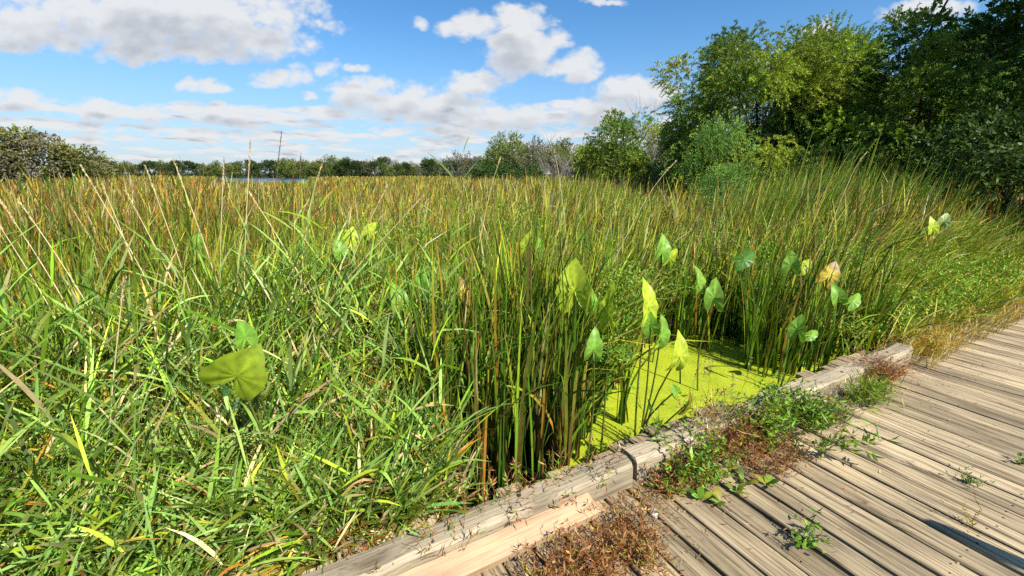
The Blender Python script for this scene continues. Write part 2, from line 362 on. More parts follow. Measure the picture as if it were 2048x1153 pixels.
# ------------------------------------------------------------------ ground, water
def sheet(name, pts, z, mat, kind='structure', label=None):
    V = [(p[0], p[1], z) for p in pts]
    me = bpy.data.meshes.new(name); me.from_pydata(V, [], [list(range(len(V)))]); me.materials.append(mat)
    return tag(link(name, me), kind=kind, label=label)
sheet('ground', [(-3000, -500), (3000, -500), (3000, 4000), (-3000, 4000)], -0.45, M_MUD)
m, nt, N, Lk = newmat('dark_water'); out = N.new('ShaderNodeOutputMaterial'); pb = N.new('ShaderNodeBsdfPrincipled')
pb.inputs['Base Color'].default_value = (0.012, 0.014, 0.008, 1); pb.inputs['Roughness'].default_value = 0.12; Lk.new(pb.outputs[0], out.inputs[0]); M_WATER = m
sheet('pond_water', [(-9, -1), (1.0, -1), (14, 6), (16, 14), (-9, 14)], WATER, M_WATER)
m, nt, N, Lk = newmat('lake_water'); out = N.new('ShaderNodeOutputMaterial'); pb = N.new('ShaderNodeBsdfPrincipled')
pb.inputs['Base Color'].default_value = (0.03, 0.05, 0.06, 1); pb.inputs['Roughness'].default_value = 0.25
tcn = N.new('ShaderNodeTexCoord'); nzn = N.new('ShaderNodeTexNoise'); nzn.inputs['Scale'].default_value = 1.5; bpn = N.new('ShaderNodeBump'); bpn.inputs['Distance'].default_value = 0.03
Lk.new(tcn.outputs['Object'], nzn.inputs['Vector']); Lk.new(nzn.outputs['Fac'], bpn.inputs['Height']); Lk.new(bpn.outputs[0], pb.inputs['Normal']); Lk.new(pb.outputs[0], out.inputs[0]); M_LAKE = m
sheet('lake_water', [(-44, 62), (-27, 62), (-60, 150), (-90, 215), (-150, 215), (-96, 150)], -0.24, M_LAKE)

# open water under duckweed: outline from the photo, widened under the reeds
DUCK = [gp(*p)[:2] for p in ((1130, 925), (1180, 850), (1240, 760), (1290, 690), (1400, 668), (1520, 680), (1660, 700), (1800, 690), (1840, 720))] + [bw(5.2, 1.70)[:2], bw(0.9, 1.70)[:2]]
DUCK = np.array(DUCK)
def inside(P, poly):
    x, y = P[:, 0], P[:, 1]; r = np.zeros(len(P), bool); n = len(poly)
    for i in range(n):
        x1, y1 = poly[i]; x2, y2 = poly[(i + 1) % n]
        c_ = ((y1 > y) != (y2 > y)) & (x < (x2 - x1) * (y - y1) / (y2 - y1 + 1e-12) + x1); r ^= c_
    return r
m, nt, N, Lk = newmat('duckweed'); out = N.new('ShaderNodeOutputMaterial'); pb = N.new('ShaderNodeBsdfPrincipled'); pb.inputs['Roughness'].default_value = 0.55
tcn = N.new('ShaderNodeTexCoord'); vo = N.new('ShaderNodeTexVoronoi'); vo.inputs['Scale'].default_value = 170
nz = N.new('ShaderNodeTexNoise'); nz.inputs['Scale'].default_value = 5; nz.inputs['Detail'].default_value = 6
Lk.new(tcn.outputs['Object'], vo.inputs['Vector']); Lk.new(tcn.outputs['Object'], nz.inputs['Vector'])
rp = N.new('ShaderNodeValToRGB'); rp.color_ramp.elements[0].position = 0.35; rp.color_ramp.elements[0].color = (0.34, 0.42, 0.018, 1); rp.color_ramp.elements[1].position = 0.65; rp.color_ramp.elements[1].color = (0.42, 0.49, 0.022, 1)
Lk.new(nz.outputs['Fac'], rp.inputs[0])
dk = N.new('ShaderNodeMapRange'); dk.inputs['From Min'].default_value = 0.0; dk.inputs['From Max'].default_value = 0.7; dk.inputs['To Min'].default_value = 1.06; dk.inputs['To Max'].default_value = 0.85
Lk.new(vo.outputs['Distance'], dk.inputs['Value']); vs = N.new('ShaderNodeVectorMath'); vs.operation = 'SCALE'
Lk.new(rp.outputs[0], vs.inputs[0]); Lk.new(dk.outputs[0], vs.inputs['Scale']); Lk.new(vs.outputs[0], pb.inputs['Base Color'])
Lk.new(pb.outputs[0], out.inputs[0]); M_DUCK = m
mb = MB()
lo, hi = DUCK.min(0), DUCK.max(0)
g = 0.06
gx, gy = np.meshgrid(np.arange(lo[0], hi[0], g), np.arange(lo[1], hi[1], g)); Q = np.stack([gx.ravel(), gy.ravel()], -1)
Q = Q[inside(Q + g / 2, DUCK)]
sq = np.array([[0, 0], [g, 0], [g, g], [0, g]])
Vq = (Q[:, None] + sq[None]).reshape(-1, 2); Vq = np.concatenate([Vq, np.full((len(Vq), 1), WATER + 0.005)], 1)
mb.add(Vq, np.arange(len(Vq)).reshape(-1, 4), (0.3, 0.35, 0.01))
n = 46000
P = np.stack([U(lo[0] - 0.05, hi[0] + 0.05, n * 2), U(lo[1] - 0.05, hi[1] + 0.05, n * 2)], -1); P = P[inside(P, DUCK)][:n]
n = len(P); P = np.concatenate([P, np.full((n, 1), WATER + 0.0065) + U(0, 0.0015, (n, 1))], 1)
a = U(0, 2 * PI, n); r = U(0.0022, 0.0042, n)
k4 = a[:, None] + np.arange(4) * PI / 2
Vd = P[:, None] + np.stack([np.cos(k4) * r[:, None], np.sin(k4) * r[:, None] * 0.8, NRM(0, 0.0003, (n, 4))], -1)
mb.add(Vd.reshape(-1, 3), np.arange(n * 4).reshape(-1, 4), (0.3, 0.35, 0.01))
tag(mb.obj('duckweed', M_DUCK), 'bright yellow-green duckweed carpet floating on the open water beside the boardwalk', 'duckweed', kind='stuff')

# ------------------------------------------------------------------ boardwalk
bwk = empty('boardwalk', bw(0, 0), BW_ANG)
tag(bwk, 'weathered grey-tan plank boardwalk with dark gaps between its cross boards', 'boardwalk')
def board(L, W, T, seg=14, wob=0.003, chew=0.0, bev=0.006):
    """a sawn board along X from 0 to L, slightly worn and uneven"""
    xs = np.linspace(0, L, seg + 1)
    prof = np.array([(-W / 2, -T), (-W / 2, -bev), (-W / 2 + bev, 0), (0, 0.001), (W / 2 - bev, 0), (W / 2, -bev), (W / 2, -T)])
    k = len(prof)
    wy = NRM(0, wob, seg + 1); wz = NRM(0, wob * 0.4, seg + 1)
    V = np.zeros((seg + 1, k, 3)); V[..., 0] = xs[:, None]; V[..., 1] = prof[None, :, 0] + wy[:, None]; V[..., 2] = prof[None, :, 1] + wz[:, None]
    V[..., 1] += NRM(0, wob * 0.5, (seg + 1, k)) * (np.abs(prof[:, 0]) > W * 0.4)
    if chew:
        V[0, :, 0] += U(-chew, chew, k); V[-1, :, 0] += U(-chew, chew, k)
    i = np.arange(seg)[:, None] * k; j = np.arange(k)[None]; j2 = (j + 1) % k
    F = np.stack([i + j, i + k + j, i + k + j2, i + j2], -1).reshape(-1, 4)
    faces = [tuple(f) for f in F] + [tuple(range(k)), tuple(range(seg * k + k - 1, seg * k - 1, -1))]
    return V.reshape(-1, 3), faces
def poly_obj(name, V, F, mat, parent=None, smooth=False):
    me = bpy.data.meshes.new(name); me.from_pydata([tuple(map(float, v)) for v in V], [], F); me.materials.append(mat)
    if smooth: me.polygons.foreach_set('use_smooth', np.ones(len(me.polygons), bool))
    return link(name, me, parent)
PITCH = 0.158
for i in range(-9, 66):
    s = 1.305 + PITCH * (i + 0.5)
    n1 = 1.74 + U(-0.06, 0.05); L = n1 + 1.35
    gap = U(0.014, 0.023) if s < 2.8 else U(0.006, 0.016)
    if i in (12,): gap = 0.04
    V, F = board(L, PITCH - gap, 0.038, 16, 0.0018, 0.006)
    o = poly_obj('plank', V, F, M_PLANK, bwk)
    # board X runs from the marsh edge across the deck
    o.rotation_euler = (NRM(0, 0.008), 0, -PI / 2 + NRM(0, 0.0022)); o.location = (s, n1, NRM(0, 0.0025))
nail_mb = MB(); tube(nail_mb, [(0, 0, -0.004), (0, 0, 0.0012)], [0.0045, 0.0045], (0.03, 0.02, 0.015), 8)
nail_mb.add([(0.0045 * math.cos(t), 0.0045 * math.sin(t), 0.0013) for t in (0.4, 1.97, 3.54, 5.11)], [[0, 1, 2, 3]], (0.03, 0.02, 0.015))
nail_me = nail_mb.mesh('nail', M_NAIL)
for o_ in [o_ for o_ in bwk.children][8:34]:
    for yy in (-0.036, 0.034):
        k_ = link('nail', nail_me, o_); k_.location = (o_.location.y - 0.4 + U(-0.012, 0.012), yy + U(-0.006, 0.006), 0.001)
for nn in (1.45, 0.4, -0.8):      # joists the planks are nailed to
    V, F = board(12.2, 0.05, 0.19, 4, 0.001)
    o = poly_obj('joist', V, F, M_PLANK, bwk); o.location = (-0.4, nn, -0.041)

def timber(name, s0, s1, n0, W, T, label, ang=0.0, z0=0.0, mat=None, nails=(), wear=0.005, roll=0.0, bev=0.020):
    L = s1 - s0
    root = empty(name, bw(s0, n0, z0), BW_ANG + ang); tag(root, label, 'timber')
    root.rotation_euler = (roll, 0, BW_ANG + ang)
    V, F = board(L, W, T, 22, wear, 0.01, bev); V[:, 2] += T
    poly_obj('beam', V, F, mat or M_BEAM, root)
    for (a_, b_) in nails:
        q = MB(); tube(q, [(a_, b_, T - 0.01), (a_, b_, T + 0.0035)], [0.011, 0.010], (0.03, 0.02, 0.015), 8)
        q.add([(a_ + 0.010 * math.cos(t), b_ + 0.010 * math.sin(t), T + 0.0036) for t in (0.4, 1.97, 3.54, 5.11)], [[0, 1, 2, 3]], (0.03, 0.02, 0.015))
        q.obj('bolt', M_NAIL, root)
    return root
timber('edge_timber', -0.75, 1.50, 1.485, 0.14, 0.139, 'near squared grey timber along the boardwalk edge, half hidden by dry weeds', nails=((1.6, 0.02), (2.1, -0.03)))
timber('edge_timber', 1.545, 4.82, 1.50, 0.14, 0.139, 'far squared timber along the boardwalk edge beside the duckweed, with dark bolts', ang=-0.004, nails=((0.9, 0.03), (1.75, 0.01), (2.15, -0.02), (2.52, 0.02), (2.92, 0.0)))
# fresh board leaning on the near timber
b_ = timber('loose_board', -0.55, 1.19, 1.345, 0.115, 0.038, 'clean pale loose board leaning against the near edge timber', ang=0.012, z0=0.045, mat=M_NEW, roll=0.22, wear=0.0012, bev=0.004)
b_['category'] = 'board'
# unseen post shape added to throw the lower right shadow; stands outside the frame
pr = empty('shadow_post', bw(2.81, -0.645, 0.0)); tag(pr, 'unseen round post added to cast the shadow at lower right', 'shadow caster')
q = MB(); zz = [0, 0.4, 0.8, 1.15, 1.20, 1.22, 1.225]; tube(q, [(0, 0, z) for z in zz], [0.047, 0.046, 0.045, 0.045, 0.036, 0.018, 0.002], (0.3, 0.25, 0.18), 20)
q.obj('shaft', M_BARK, pr, smooth=True)
# pale stone
ca, sa = [], []
q = MB(); n1_, n2_ = 12, 8
th = np.linspace(0.02, PI - 0.02, n2_); ph = np.arange(n1_) / n1_ * 2 * PI
Vs = np.stack([np.sin(th)[:, None] * np.cos(ph) * 0.019, np.sin(th)[:, None] * np.sin(ph) * 0.028, np.cos(th)[:, None] * np.ones(n1_) * 0.014 + 0.010], -1) + NRM(0, 0.0014, (n2_, n1_, 3))
i = np.arange(n2_ - 1)[:, None] * n1_; j = np.arange(n1_)[None]; j2 = (j + 1) % n1_
q.add(Vs.reshape(-1, 3), np.stack([i + j, i + n1_ + j, i + n1_ + j2, i + j2], -1).reshape(-1, 4), (0.6, 0.55, 0.5))
tag(q.obj('stone', M_STONE, loc=gp(1307, 1030, 0.0), smooth=True), 'small whitish stone lying among dead weeds on the boardwalk', 'stone')

# ------------------------------------------------------------------ palettes (albedo)
GREEN = (0.120, 0.225, 0.013); DKGREEN = (0.048, 0.11, 0.010); YGREEN = (0.27, 0.34, 0.025); YELLOW = (0.50, 0.38, 0.04)
STRAW = (0.56, 0.43, 0.20); RUST = (0.42, 0.19, 0.03); BROWN = (0.13, 0.065, 0.022); REEDG = (0.185, 0.315, 0.050); PALEG = (0.22, 0.35, 0.080); OLIVE = (0.24, 0.22, 0.025)
PAL = [GREEN, DKGREEN, YGREEN, YELLOW, STRAW, RUST, BROWN, OLIVE]
BLUE_AZ = np.array([1.0, 0.1])

# ------------------------------------------------------------------ cattail field
def shoots(mb, B, hgt, k, wmin, ptab, wind=0.10, ns=5, spread=0.10, tipmix=0.5):
    """cattail shoots with bases B: k sword leaves each"""
    n = len(B)
    Bq = np.repeat(B, k, 0); N_ = n * k
    Bq = Bq + np.concatenate([NRM(0, 0.018, (N_, 2)), np.zeros((N_, 1))], 1)
    L = np.repeat(hgt, k) * U(0.55, 1.06, N_)
    az = U(0, 2 * PI, N_); a0 = np.abs(NRM(0.05, spread * 0.5, N_)); a1 = a0 + np.abs(NRM(0.12, spread * 1.7, N_))
    # wind to the right
    bx = np.sin(a1) * np.cos(az) + wind; by = np.sin(a1) * np.sin(az); az2 = np.arctan2(by, bx); a1 = np.arcsin(np.clip(np.hypot(bx, by), 0, 0.97))
    bent = rng.random(N_) < 0.11
    a1 = np.where(bent, a1 + U(0.6, 1.6, N_), a1)
    W = np.maximum(U(0.012, 0.023, N_), np.repeat(wmin, k))
    pts, Tn = paths(Bq, az2, np.minimum(a0, a1), a1, L, ns, 1.8)
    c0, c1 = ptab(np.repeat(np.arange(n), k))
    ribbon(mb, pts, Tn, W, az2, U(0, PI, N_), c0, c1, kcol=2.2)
def field_h(az, r):
    """stand height in the field: tall on the right under the trees, low where the lake shows"""
    h = 1.44 + 0.08 * np.sin(az * 9 + 1) + 0.08 * np.sin(r * 0.9)
    right = np.clip((az - 0.0) / 0.35, 0, 1) * np.clip((r - 7) / 5, 0, 1)
    h = h + 0.22 * right * (r < 30)
    h = h + 0.15 * np.clip((-az - 0.3) / 0.3, 0, 1) * (r > 6)
    lake = np.exp(-((az + 0.50) / 0.14) ** 2) * np.clip((r - 12) / 18, 0, 1)
    h = h - 0.45 * lake
    h = h - 0.10 * np.clip((r - 20) / 60, 0, 1) * (az < 0.1)
    return h
NSH = 56000
azv = U(-1.06, 1.06, NSH); rv = np.exp(U(math.log(2.6), math.log(210), NSH))
P = np.stack([np.sin(azv) * rv, np.cos(azv) * rv, np.full(NSH, WATER - 0.05)], -1)
P[:, :2] += NRM(0, 0.06, (NSH, 2)) * np.minimum(rv, 10)[:, None] * 0.3
azv = np.arctan2(P[:, 0], P[:, 1]); rv = np.hypot(P[:, 0], P[:, 1])
s_, n_ = sn(P)
LINE_L = lambda P: P[:, 0] < -0.35 - 0.12 * (P[:, 1] - 2)                   # left of this: leafy reed bank
edge = np.where(s_ < 4.6, 1.95, np.where(s_ < 9, 2.3 + (s_ - 4.6) * 0.25, 3.4))
keep = (n_ > edge) & (rv > 2.6)
clump_n = np.sin(P[:, 0] * 2.3 + 1.3 * np.sin(P[:, 1] * 1.7)) * np.sin(P[:, 1] * 2.1 + 0.7)
keep &= ~(LINE_L(P) & (rv < 3.5))
keep &= ~inside(P[:, :2], DUCK)
keep &= ~((P[:, 1] > 62) & (azv < -0.43) & (azv > -0.59))                   # the lake
keep &= ~((azv > 0.30) & (rv > 26)) & ~((azv < -0.72) & (rv > 60))
keep &= (clump_n > -0.75) | (rv > 9)
P, azv, rv = P[keep], azv[keep], rv[keep]
hv = field_h(azv, rv) * np.exp(NRM(0, 0.13, len(P)))
hv = hv * np.where(rv < 5, 0.86, 0.86 + 0.14 * np.clip((rv - 9) / 14, 0, 1))
pt_ = np.sin(P[:, 0] * 1.9 + 1.7 * np.sin(P[:, 1] * 1.1)) * np.sin(P[:, 1] * 1.6 + 1.2 * np.sin(P[:, 0] * 0.8 + 2))
hv = hv * (1 + 0.10 * pt_ * (rv < 25))
wmn = rv * 0.0029
def ptab_field(ix):
    r = rv[ix]; az = azv[ix]; n = len(ix)
    sp = np.sin(P[ix, 0] * 1.3 + 2.1 * np.sin(P[ix, 1] * 0.7)) * np.sin(P[ix, 1] * 0.9 + 1.9 * np.sin(P[ix, 0] * 0.6)); kind_a = np.clip(sp, 0, 1); kind_b = np.clip(-sp, 0, 1)
    patch = 0.5 + 0.5 * np.sin(P[ix, 0] * 0.35 + 2 * np.sin(P[ix, 1] * 0.16)) 
    far = np.clip((r - 4.5) / 5, 0, 1); left = np.clip((0.10 - az) / 0.45, 0, 1)
    w = np.stack([1.6 - 1.2 * far, 0.7 - 0.35 * far + 0.9 * far * left, 1.0 - 0.1 * far - 0.5 * far * left, 0.25 + 0.9 * far - 0.5 * far * left, 0.15 + 0.75 * far, 0.12 + 1.3 * far * left * (0.4 + patch), 0.25 + 0.55 * far + 0.7 * far * left, 0.4 + 0.3 * far], -1)
    w = w * np.stack([1 + 0 * sp, 1 + 1.6 * kind_a, 1 + 1.4 * kind_b, 1 + 1.2 * kind_b, 1 + 1.0 * kind_b, 1 + 0.8 * kind_a, 1 + 1.5 * kind_a, 1 + 0 * sp], -1)
    cs = np.cumsum(w / w.sum(1, keepdims=True), 1); k = (rng.random(n)[:, None] > cs).sum(1).clip(0, 7)
    c1 = np.asarray(PAL)[k] * np.exp(NRM(0, 0.42, (n, 1)))
    w2 = np.stack([1.5 - far * 0.5, 1.2 - far * 0.2, 0.4 + 0 * far, 0.06 + 0.1 * far, 0.08 + 0.1 * far, 0.1 + 0.4 * far * left, 0.5 + 0.5 * far, 0.35 + 0.3 * far], -1)  # darker base mix: brown sheaths, plus shade between blades put into the colour
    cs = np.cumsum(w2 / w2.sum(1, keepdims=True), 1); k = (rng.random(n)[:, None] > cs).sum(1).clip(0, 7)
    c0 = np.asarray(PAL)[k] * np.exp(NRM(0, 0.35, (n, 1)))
    return c0, np.clip(c1, 0, 0.7)
mb = MB()
near = rv < 9
def sub(mask, ns, k):
    global P, azv, rv
    P0, a0_, r0_, = P, azv, rv
    P, azv, rv = P0[mask], a0_[mask], r0_[mask]
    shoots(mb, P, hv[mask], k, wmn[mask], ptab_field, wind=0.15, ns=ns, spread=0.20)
    P, azv, rv = P0, a0_, r0_
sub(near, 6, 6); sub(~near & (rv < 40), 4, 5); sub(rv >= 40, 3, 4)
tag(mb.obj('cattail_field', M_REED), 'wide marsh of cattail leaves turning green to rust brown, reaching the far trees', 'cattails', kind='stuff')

# ------------------------------------------------------------------ leafy reed bank on the left
def leafy_reeds(mb, B, hgt, wind, nl=9, Lr=(0.20, 0.44), Wr=(0.008, 0.017), pal=None, pp=None, a_lean=0.25):
    n = len(B); az = NRM(0, 1.3, n) + wind
    a0 = np.abs(NRM(0.06, 0.08, n)); a1 = a0 + np.abs(NRM(a_lean, 0.22, n))
    pts, Tn = paths(B, az, a0, a1, hgt, 8, 1.3)
    c0 = pick([STRAW, OLIVE, GREEN], [1, 1, 1.5], n); c1 = pick([REEDG, GREEN, YGREEN], [2, 1, 1], n)
    ribbon(mb, pts, Tn, U(0.004, 0.006, n), az, U(0, PI, n), c0, c1)
    # leaves at the nodes
    t = np.linspace(0.22, 1.0, nl)[None] + NRM(0, 0.03, (n, nl)); t = np.clip(t, 0.05, 0.999) * 8
    i0 = t.astype(int); f = (t - i0)[..., None]
    idx = np.arange(n)[:, None]
    Q = (pts[idx, i0] * (1 - f) + pts[idx, i0 + 1] * f).reshape(-1, 3)
    m_ = n * nl
    stem_tone = np.repeat(np.exp(NRM(-0.06, 0.36, (n, 1))), nl, 0)
    laz = np.repeat(U(0, 2 * PI, n), nl) + np.tile(np.arange(nl) * PI, n) + NRM(0, 0.5, m_)
    vx = np.cos(laz) + 0.35; vy = np.sin(laz) * 0.9; laz = np.arctan2(vy, vx)
    tt = np.tile(np.linspace(0, 1, nl), n)
    b0 = U(0.4, 1.15, m_) - 0.2 * tt; b1 = b0 + np.abs(NRM(0.25, 0.4, m_))
    LL = U(*Lr, m_) * (0.75 + 0.5 * np.sin(tt * PI)); WW = U(*Wr, m_)
    lp, lt = paths(Q, laz, b0, b1, LL, 4, 1.2)
    low = tt < 0.35
    c0 = pick(pal or [REEDG, PALEG, GREEN, YGREEN, STRAW], pp or [2.6, 0.9, 1.9, 1.7, 0.8], m_)
    dead = pick([STRAW, YELLOW, RUST, OLIVE], [3, 0.8, 0.7, 1], m_)
    c0 = np.where((low & (rng.random(m_) < 0.65))[:, None], dead, c0)
    c0 = c0 * stem_tone; c0 = np.where(((tt > 0.55) & (rng.random(m_) < 0.4))[:, None], pick([PALEG, REEDG], [1, 1], m_), c0); c1 = np.where((rng.random(m_) < 0.10)[:, None], dead, c0 * 1.1)
    prof = np.array([0.35, 0.95, 1.0, 0.62, 0.03])
    ribbon(mb, lp, lt, WW, laz, NRM(0, 0.8, m_), c0, c1, prof=prof)
def scatter(n, x0, x1, y0, y1, cond):
    Q = np.stack([U(x0, x1, n), U(y0, y1, n), np.full(n, WATER - 0.05)], -1)
    return Q[cond(Q)]
def bankcond(Q):
    s, n = sn(Q); d = np.hypot(Q[:, 0], Q[:, 1])
    return (n > 1.80) & LINE_L(Q) & (d > 1.25) & (d < 3.7 + 0.3 * np.sin(Q[:, 0] * 3)) & (np.abs(np.arctan2(Q[:, 0], Q[:, 1])) < 1.2)
B = scatter(3300, -6.5, 0.0, 0.3, 5.0, bankcond)
mb = MB(); dd = np.hypot(B[:, 0], B[:, 1])
hh = np.clip(0.50 + 0.31 * (dd - 1.0), 0.50, 1.22) * np.exp(NRM(0, 0.16, len(B)))
leafy_reeds(mb, B, hh, 0.3)
nb = 2400; sE = U(-2.2, 0.55, nb); nE = 1.765 + 0.8 * rng.random(nb) ** 1.5
E_ = np.stack([DB[0] * sE + NB[0] * nE, DB[1] * sE + NB[1] * nE, np.full(nb, WATER)], -1); E_ = E_[LINE_L(E_ - [0.25, 0, 0])]
leafy_reeds(mb, E_, U(0.28, 0.62, len(E_)), 0.3, nl=8, Lr=(0.14, 0.34), Wr=(0.008, 0.017), pal=[REEDG, GREEN, YGREEN, PALEG, STRAW, RUST], pp=[2, 2, 1.6, 1, 1.1, 0.4])
# upright arching sedge blades among them
Bs = scatter(900, -4.0, 0.0, 0.6, 3.2, lambda Q: bankcond(Q) & (np.sin(Q[:, 0] * 5.1) * np.sin(Q[:, 1] * 4.3 + 1) > -0.1)); n = len(Bs)
Bs = np.repeat(Bs, 4, 0) + np.concatenate([NRM(0, 0.025, (n * 4, 2)), np.zeros((n * 4, 1))], 1); n = len(Bs)
az = U(0, 2 * PI, n); az = np.arctan2(np.sin(az), np.cos(az) + 0.3); a0 = np.abs(NRM(0.1, 0.12, n)); lp, lt = paths(Bs, az, a0, a0 + np.abs(NRM(0.9, 0.5, n)), U(0.45, 1.05, n), 7, 1.8)
ribbon(mb, lp, lt, U(0.006, 0.012, n), az, NRM(0, 0.7, n), pick([GREEN, YGREEN, DKGREEN, OLIVE], [2, 2.2, 1, 0.5], n), pick([GREEN, YGREEN, YELLOW, STRAW], [1.5, 2.5, 0.5, 0.3], n))
# dead leaf litter and old stems between the reeds
nlit = 9000
Q = scatter(nlit, -6.5, 0.0, 0.3, 5.0, bankcond); n = len(Q)
dd = np.hypot(Q[:, 0], Q[:, 1]); Q[:, 2] += rng.random(n) ** 1.3 * np.clip(0.4 + 0.28 * (dd - 1), 0.4, 1.0)
az = U(0, 2 * PI, n); lp, lt = paths(Q, az, U(0.4, 1.7, n), U(1.0, 2.6, n), U(0.08, 0.28, n), 3)
cc = pick([STRAW, YELLOW, RUST, BROWN, OLIVE], [3.2, 0.6, 0.9, 1.0, 0.8], n)
ribbon(mb, lp, lt, U(0.005, 0.014, n), az, U(0, PI, n), cc, cc)
tag(mb.obj('reed_bank', M_REED), 'dense bank of blue-green leafy reeds with tan litter in the left foreground', 'reeds', kind='stuff')

# ------------------------------------------------------------------ cattail clumps at the water
def clump(name, label, px, py, rad, nsh, h, k=5, pal=(2.0, 3.0, 0.4, 0.1, 0.05, 0.15, 0.7, 0.2), tip=(2.0, 2.0, 1.0, 0.3, 0.15, 0.2, 0.4, 0.3), spread=0.13, elong=1.0, ang=0.0, W=1.0, group=None):
    o = gp(px, py)
    a = U(0, 2 * PI, nsh); r = np.sqrt(rng.random(nsh)) * rad
    lx, ly = np.cos(a) * r * elong, np.sin(a) * r
    B = np.stack([lx * math.cos(ang) - ly * math.sin(ang), lx * math.sin(ang) + ly * math.cos(ang), np.full(nsh, -0.04)], -1)
    wB = B + o; ss, nn = sn(wB); B = B[nn > 1.90]; n = len(B)
    mb = MB()
    def tab(ix): return pick(PAL, pal, len(ix)), pick(PAL, tip, len(ix))
    shoots(mb, B, h * np.exp(NRM(0, 0.12, n)), k, np.full(n, 0.015 * W), tab, wind=0.07, ns=7, spread=spread)
    return tag(mb.obj(name, M_REED, loc=o), label, 'cattail clump', group)
for (px, py, lab) in ((245, 1010, 'yellow-green sword leaves rising among leafy reeds at lower left'), (700, 985, 'broad yellow-green sword leaves between the leafy reeds and the central cattail clump'), (455, 960, 'tall narrow yellow-green leaves right of the large rounded leaf'), (95, 960, 'arching yellow-green sword leaves at the left frame edge')):
    clump('cattail_tuft', lab, px, py, 0.16, 7, 0.95, 5, pal=(1, 0.2, 3, 0.3, 0.1, 0.1, 0.1, 0.3), tip=(1, 0.1, 3, 0.8, 0.1, 0.1, 0, 0.2), spread=0.22, W=1.8, group='sword leaves among the leafy reeds')
G1 = 'cattail clumps standing at the duckweed edge'
clump('cattail_clump', 'tall dense cattail clump at centre, between leafy reeds and duckweed', 985, 890, 0.52, 120, 1.36, 5, elong=1.25, ang=0.4, pal=(1.5, 3, 0.5, 0.1, 0.1, 0.25, 1.6, 0.2), tip=(2.4, 1.6, 2.0, 0.4, 0.1, 0.25, 0.7, 0.2), group=G1)
clump('cattail_clump', 'narrow dark cattail clump with its foot in the duckweed, left of the open water', 1240, 850, 0.05, 5, 0.95, 4, group=G1)
clump('cattail_clump', 'cattail clump rising behind the bright duckweed, left of the largest right clump', 1420, 672, 0.42, 55, 1.15, 5, elong=1.6, ang=0.5, group=G1)
clump('cattail_clump', 'large dark green cattail clump right of the duckweed, shading it', 1570, 728, 0.30, 62, 1.16, 5, elong=1.7, ang=0.5, tip=(2, 1.4, 1.2, 0.3, 0.2, 0.1, 0.2, 0.3), group=G1)
clump('cattail_clump', 'single slim cattail clump standing in the duckweed nearest the far timber', 1582, 748, 0.06, 9, 0.72, 5, group=G1, tip=(2, 1.2, 1.2, 0.3, 0.1, 0.1, 0.1, 0.3))
clump('cattail_clump', 'dark cattail clump behind the end of the far edge timber', 1705, 700, 0.26, 50, 1.05, 5, elong=1.5, ang=0.4, group=G1, tip=(2, 1.4, 1.2, 0.3, 0.2, 0.1, 0.2, 0.3))
clump('cattail_clump', 'small cattail clump at the near corner of the duckweed beside the timber', 1105, 925, 0.16, 26, 1.15, 4, group=G1)
clump('cattail_clump', 'sparse cattail clump at the back of the open duckweed water', 1330, 672, 0.24, 16, 0.9, 5, group=G1)

# ------------------------------------------------------------------ arrowhead plants
def arrow_leaf(size, tip, nrm_, col, edge=None, broad=1.0, curl=0.25, fold=0.35, lobes=1.0, hang=0.0):
    """arrow-shaped blade, stalk joint at the origin, tip along `tip`, facing nrm_"""
    A = np.array([0, 14, 28, 42, 58, 75, 92, 108, 124, 138, 150, 160, 168, 174, 178.0]) * PI / 180
    R = np.array([1.0, 0.80, 0.66, 0.58, 0.53, 0.50, 0.50, 0.53, 0.60, 0.70, 0.78, 0.70, 0.44, 0.20, 0.06])
    R = np.where(A > 1.6, R * (0.75 + 0.25 * lobes), R)
    ang = np.concatenate([-A[::-1], A[1:]]); Rr = np.concatenate([R[::-1], R[1:]])
    Rr = Rr * (1 + NRM(0, 0.035, len(Rr)))
    rings = np.array([0.012, 0.12, 0.25, 0.4, 0.55, 0.7, 0.85, 1.0])
    rr = rings[:, None] * Rr[None]
    broad = broad * 1.15; fold = fold * 0.6
    x = np.sin(ang)[None] * rr * broad; y = np.cos(ang)[None] * rr
    z = 0.030 * np.cos(ang * 8)[None] * np.sin(rings * PI * 0.9)[:, None] + 1.5 * fold * np.abs(x) ** 1.15 - curl * np.where(y > 0, y * y, 0) - hang * np.where(y < 0, y * y, 0) * 1.6 + 0.035 * np.sin(ang * 7 + U(0, 6))[None] * rings[:, None] ** 2
    tip = norm(np.asarray(tip, float)); nn = np.asarray(nrm_, float); sx = norm(np.cross(tip, nn)); nn = np.cross(sx, tip)
    V = (x[..., None] * sx + y[..., None] * tip + z[..., None] * nn) * size
    nr, na = rr.shape
    i = np.arange(nr - 1)[:, None] * na; j = np.arange(na - 1)[None]
    F = np.stack([i + j, i + j + 1, i + na + j + 1, i + na + j], -1).reshape(-1, 4)
    col = np.asarray(col, float)
    C = np.broadcast_to(col, (nr, na, 3)).copy()
    vein = np.exp(-(np.sin(ang * 4.5) / 0.22) ** 2)[None] * (1 - rings[:, None])
    C *= (0.85 + 0.8 * vein)[..., None]
    if edge is not None:
        e = np.clip((rings[:, None] - 0.55) / 0.4 + NRM(0, 0.35, (1, na)), 0, 1)[..., None]
        C = C * (1 - e) + np.asarray(edge) * e
    return V.reshape(-1, 3), F, C.reshape(-1, 3)
L_Y = (0.46, 0.58, 0.04); L_G = (0.20, 0.40, 0.045); L_P = (0.22, 0.40, 0.05); L_D = (0.07, 0.20, 0.025); L_O = (0.21, 0.30, 0.016); L_YB = (0.58, 0.46, 0.06)
E_B = (0.22, 0.11, 0.03)
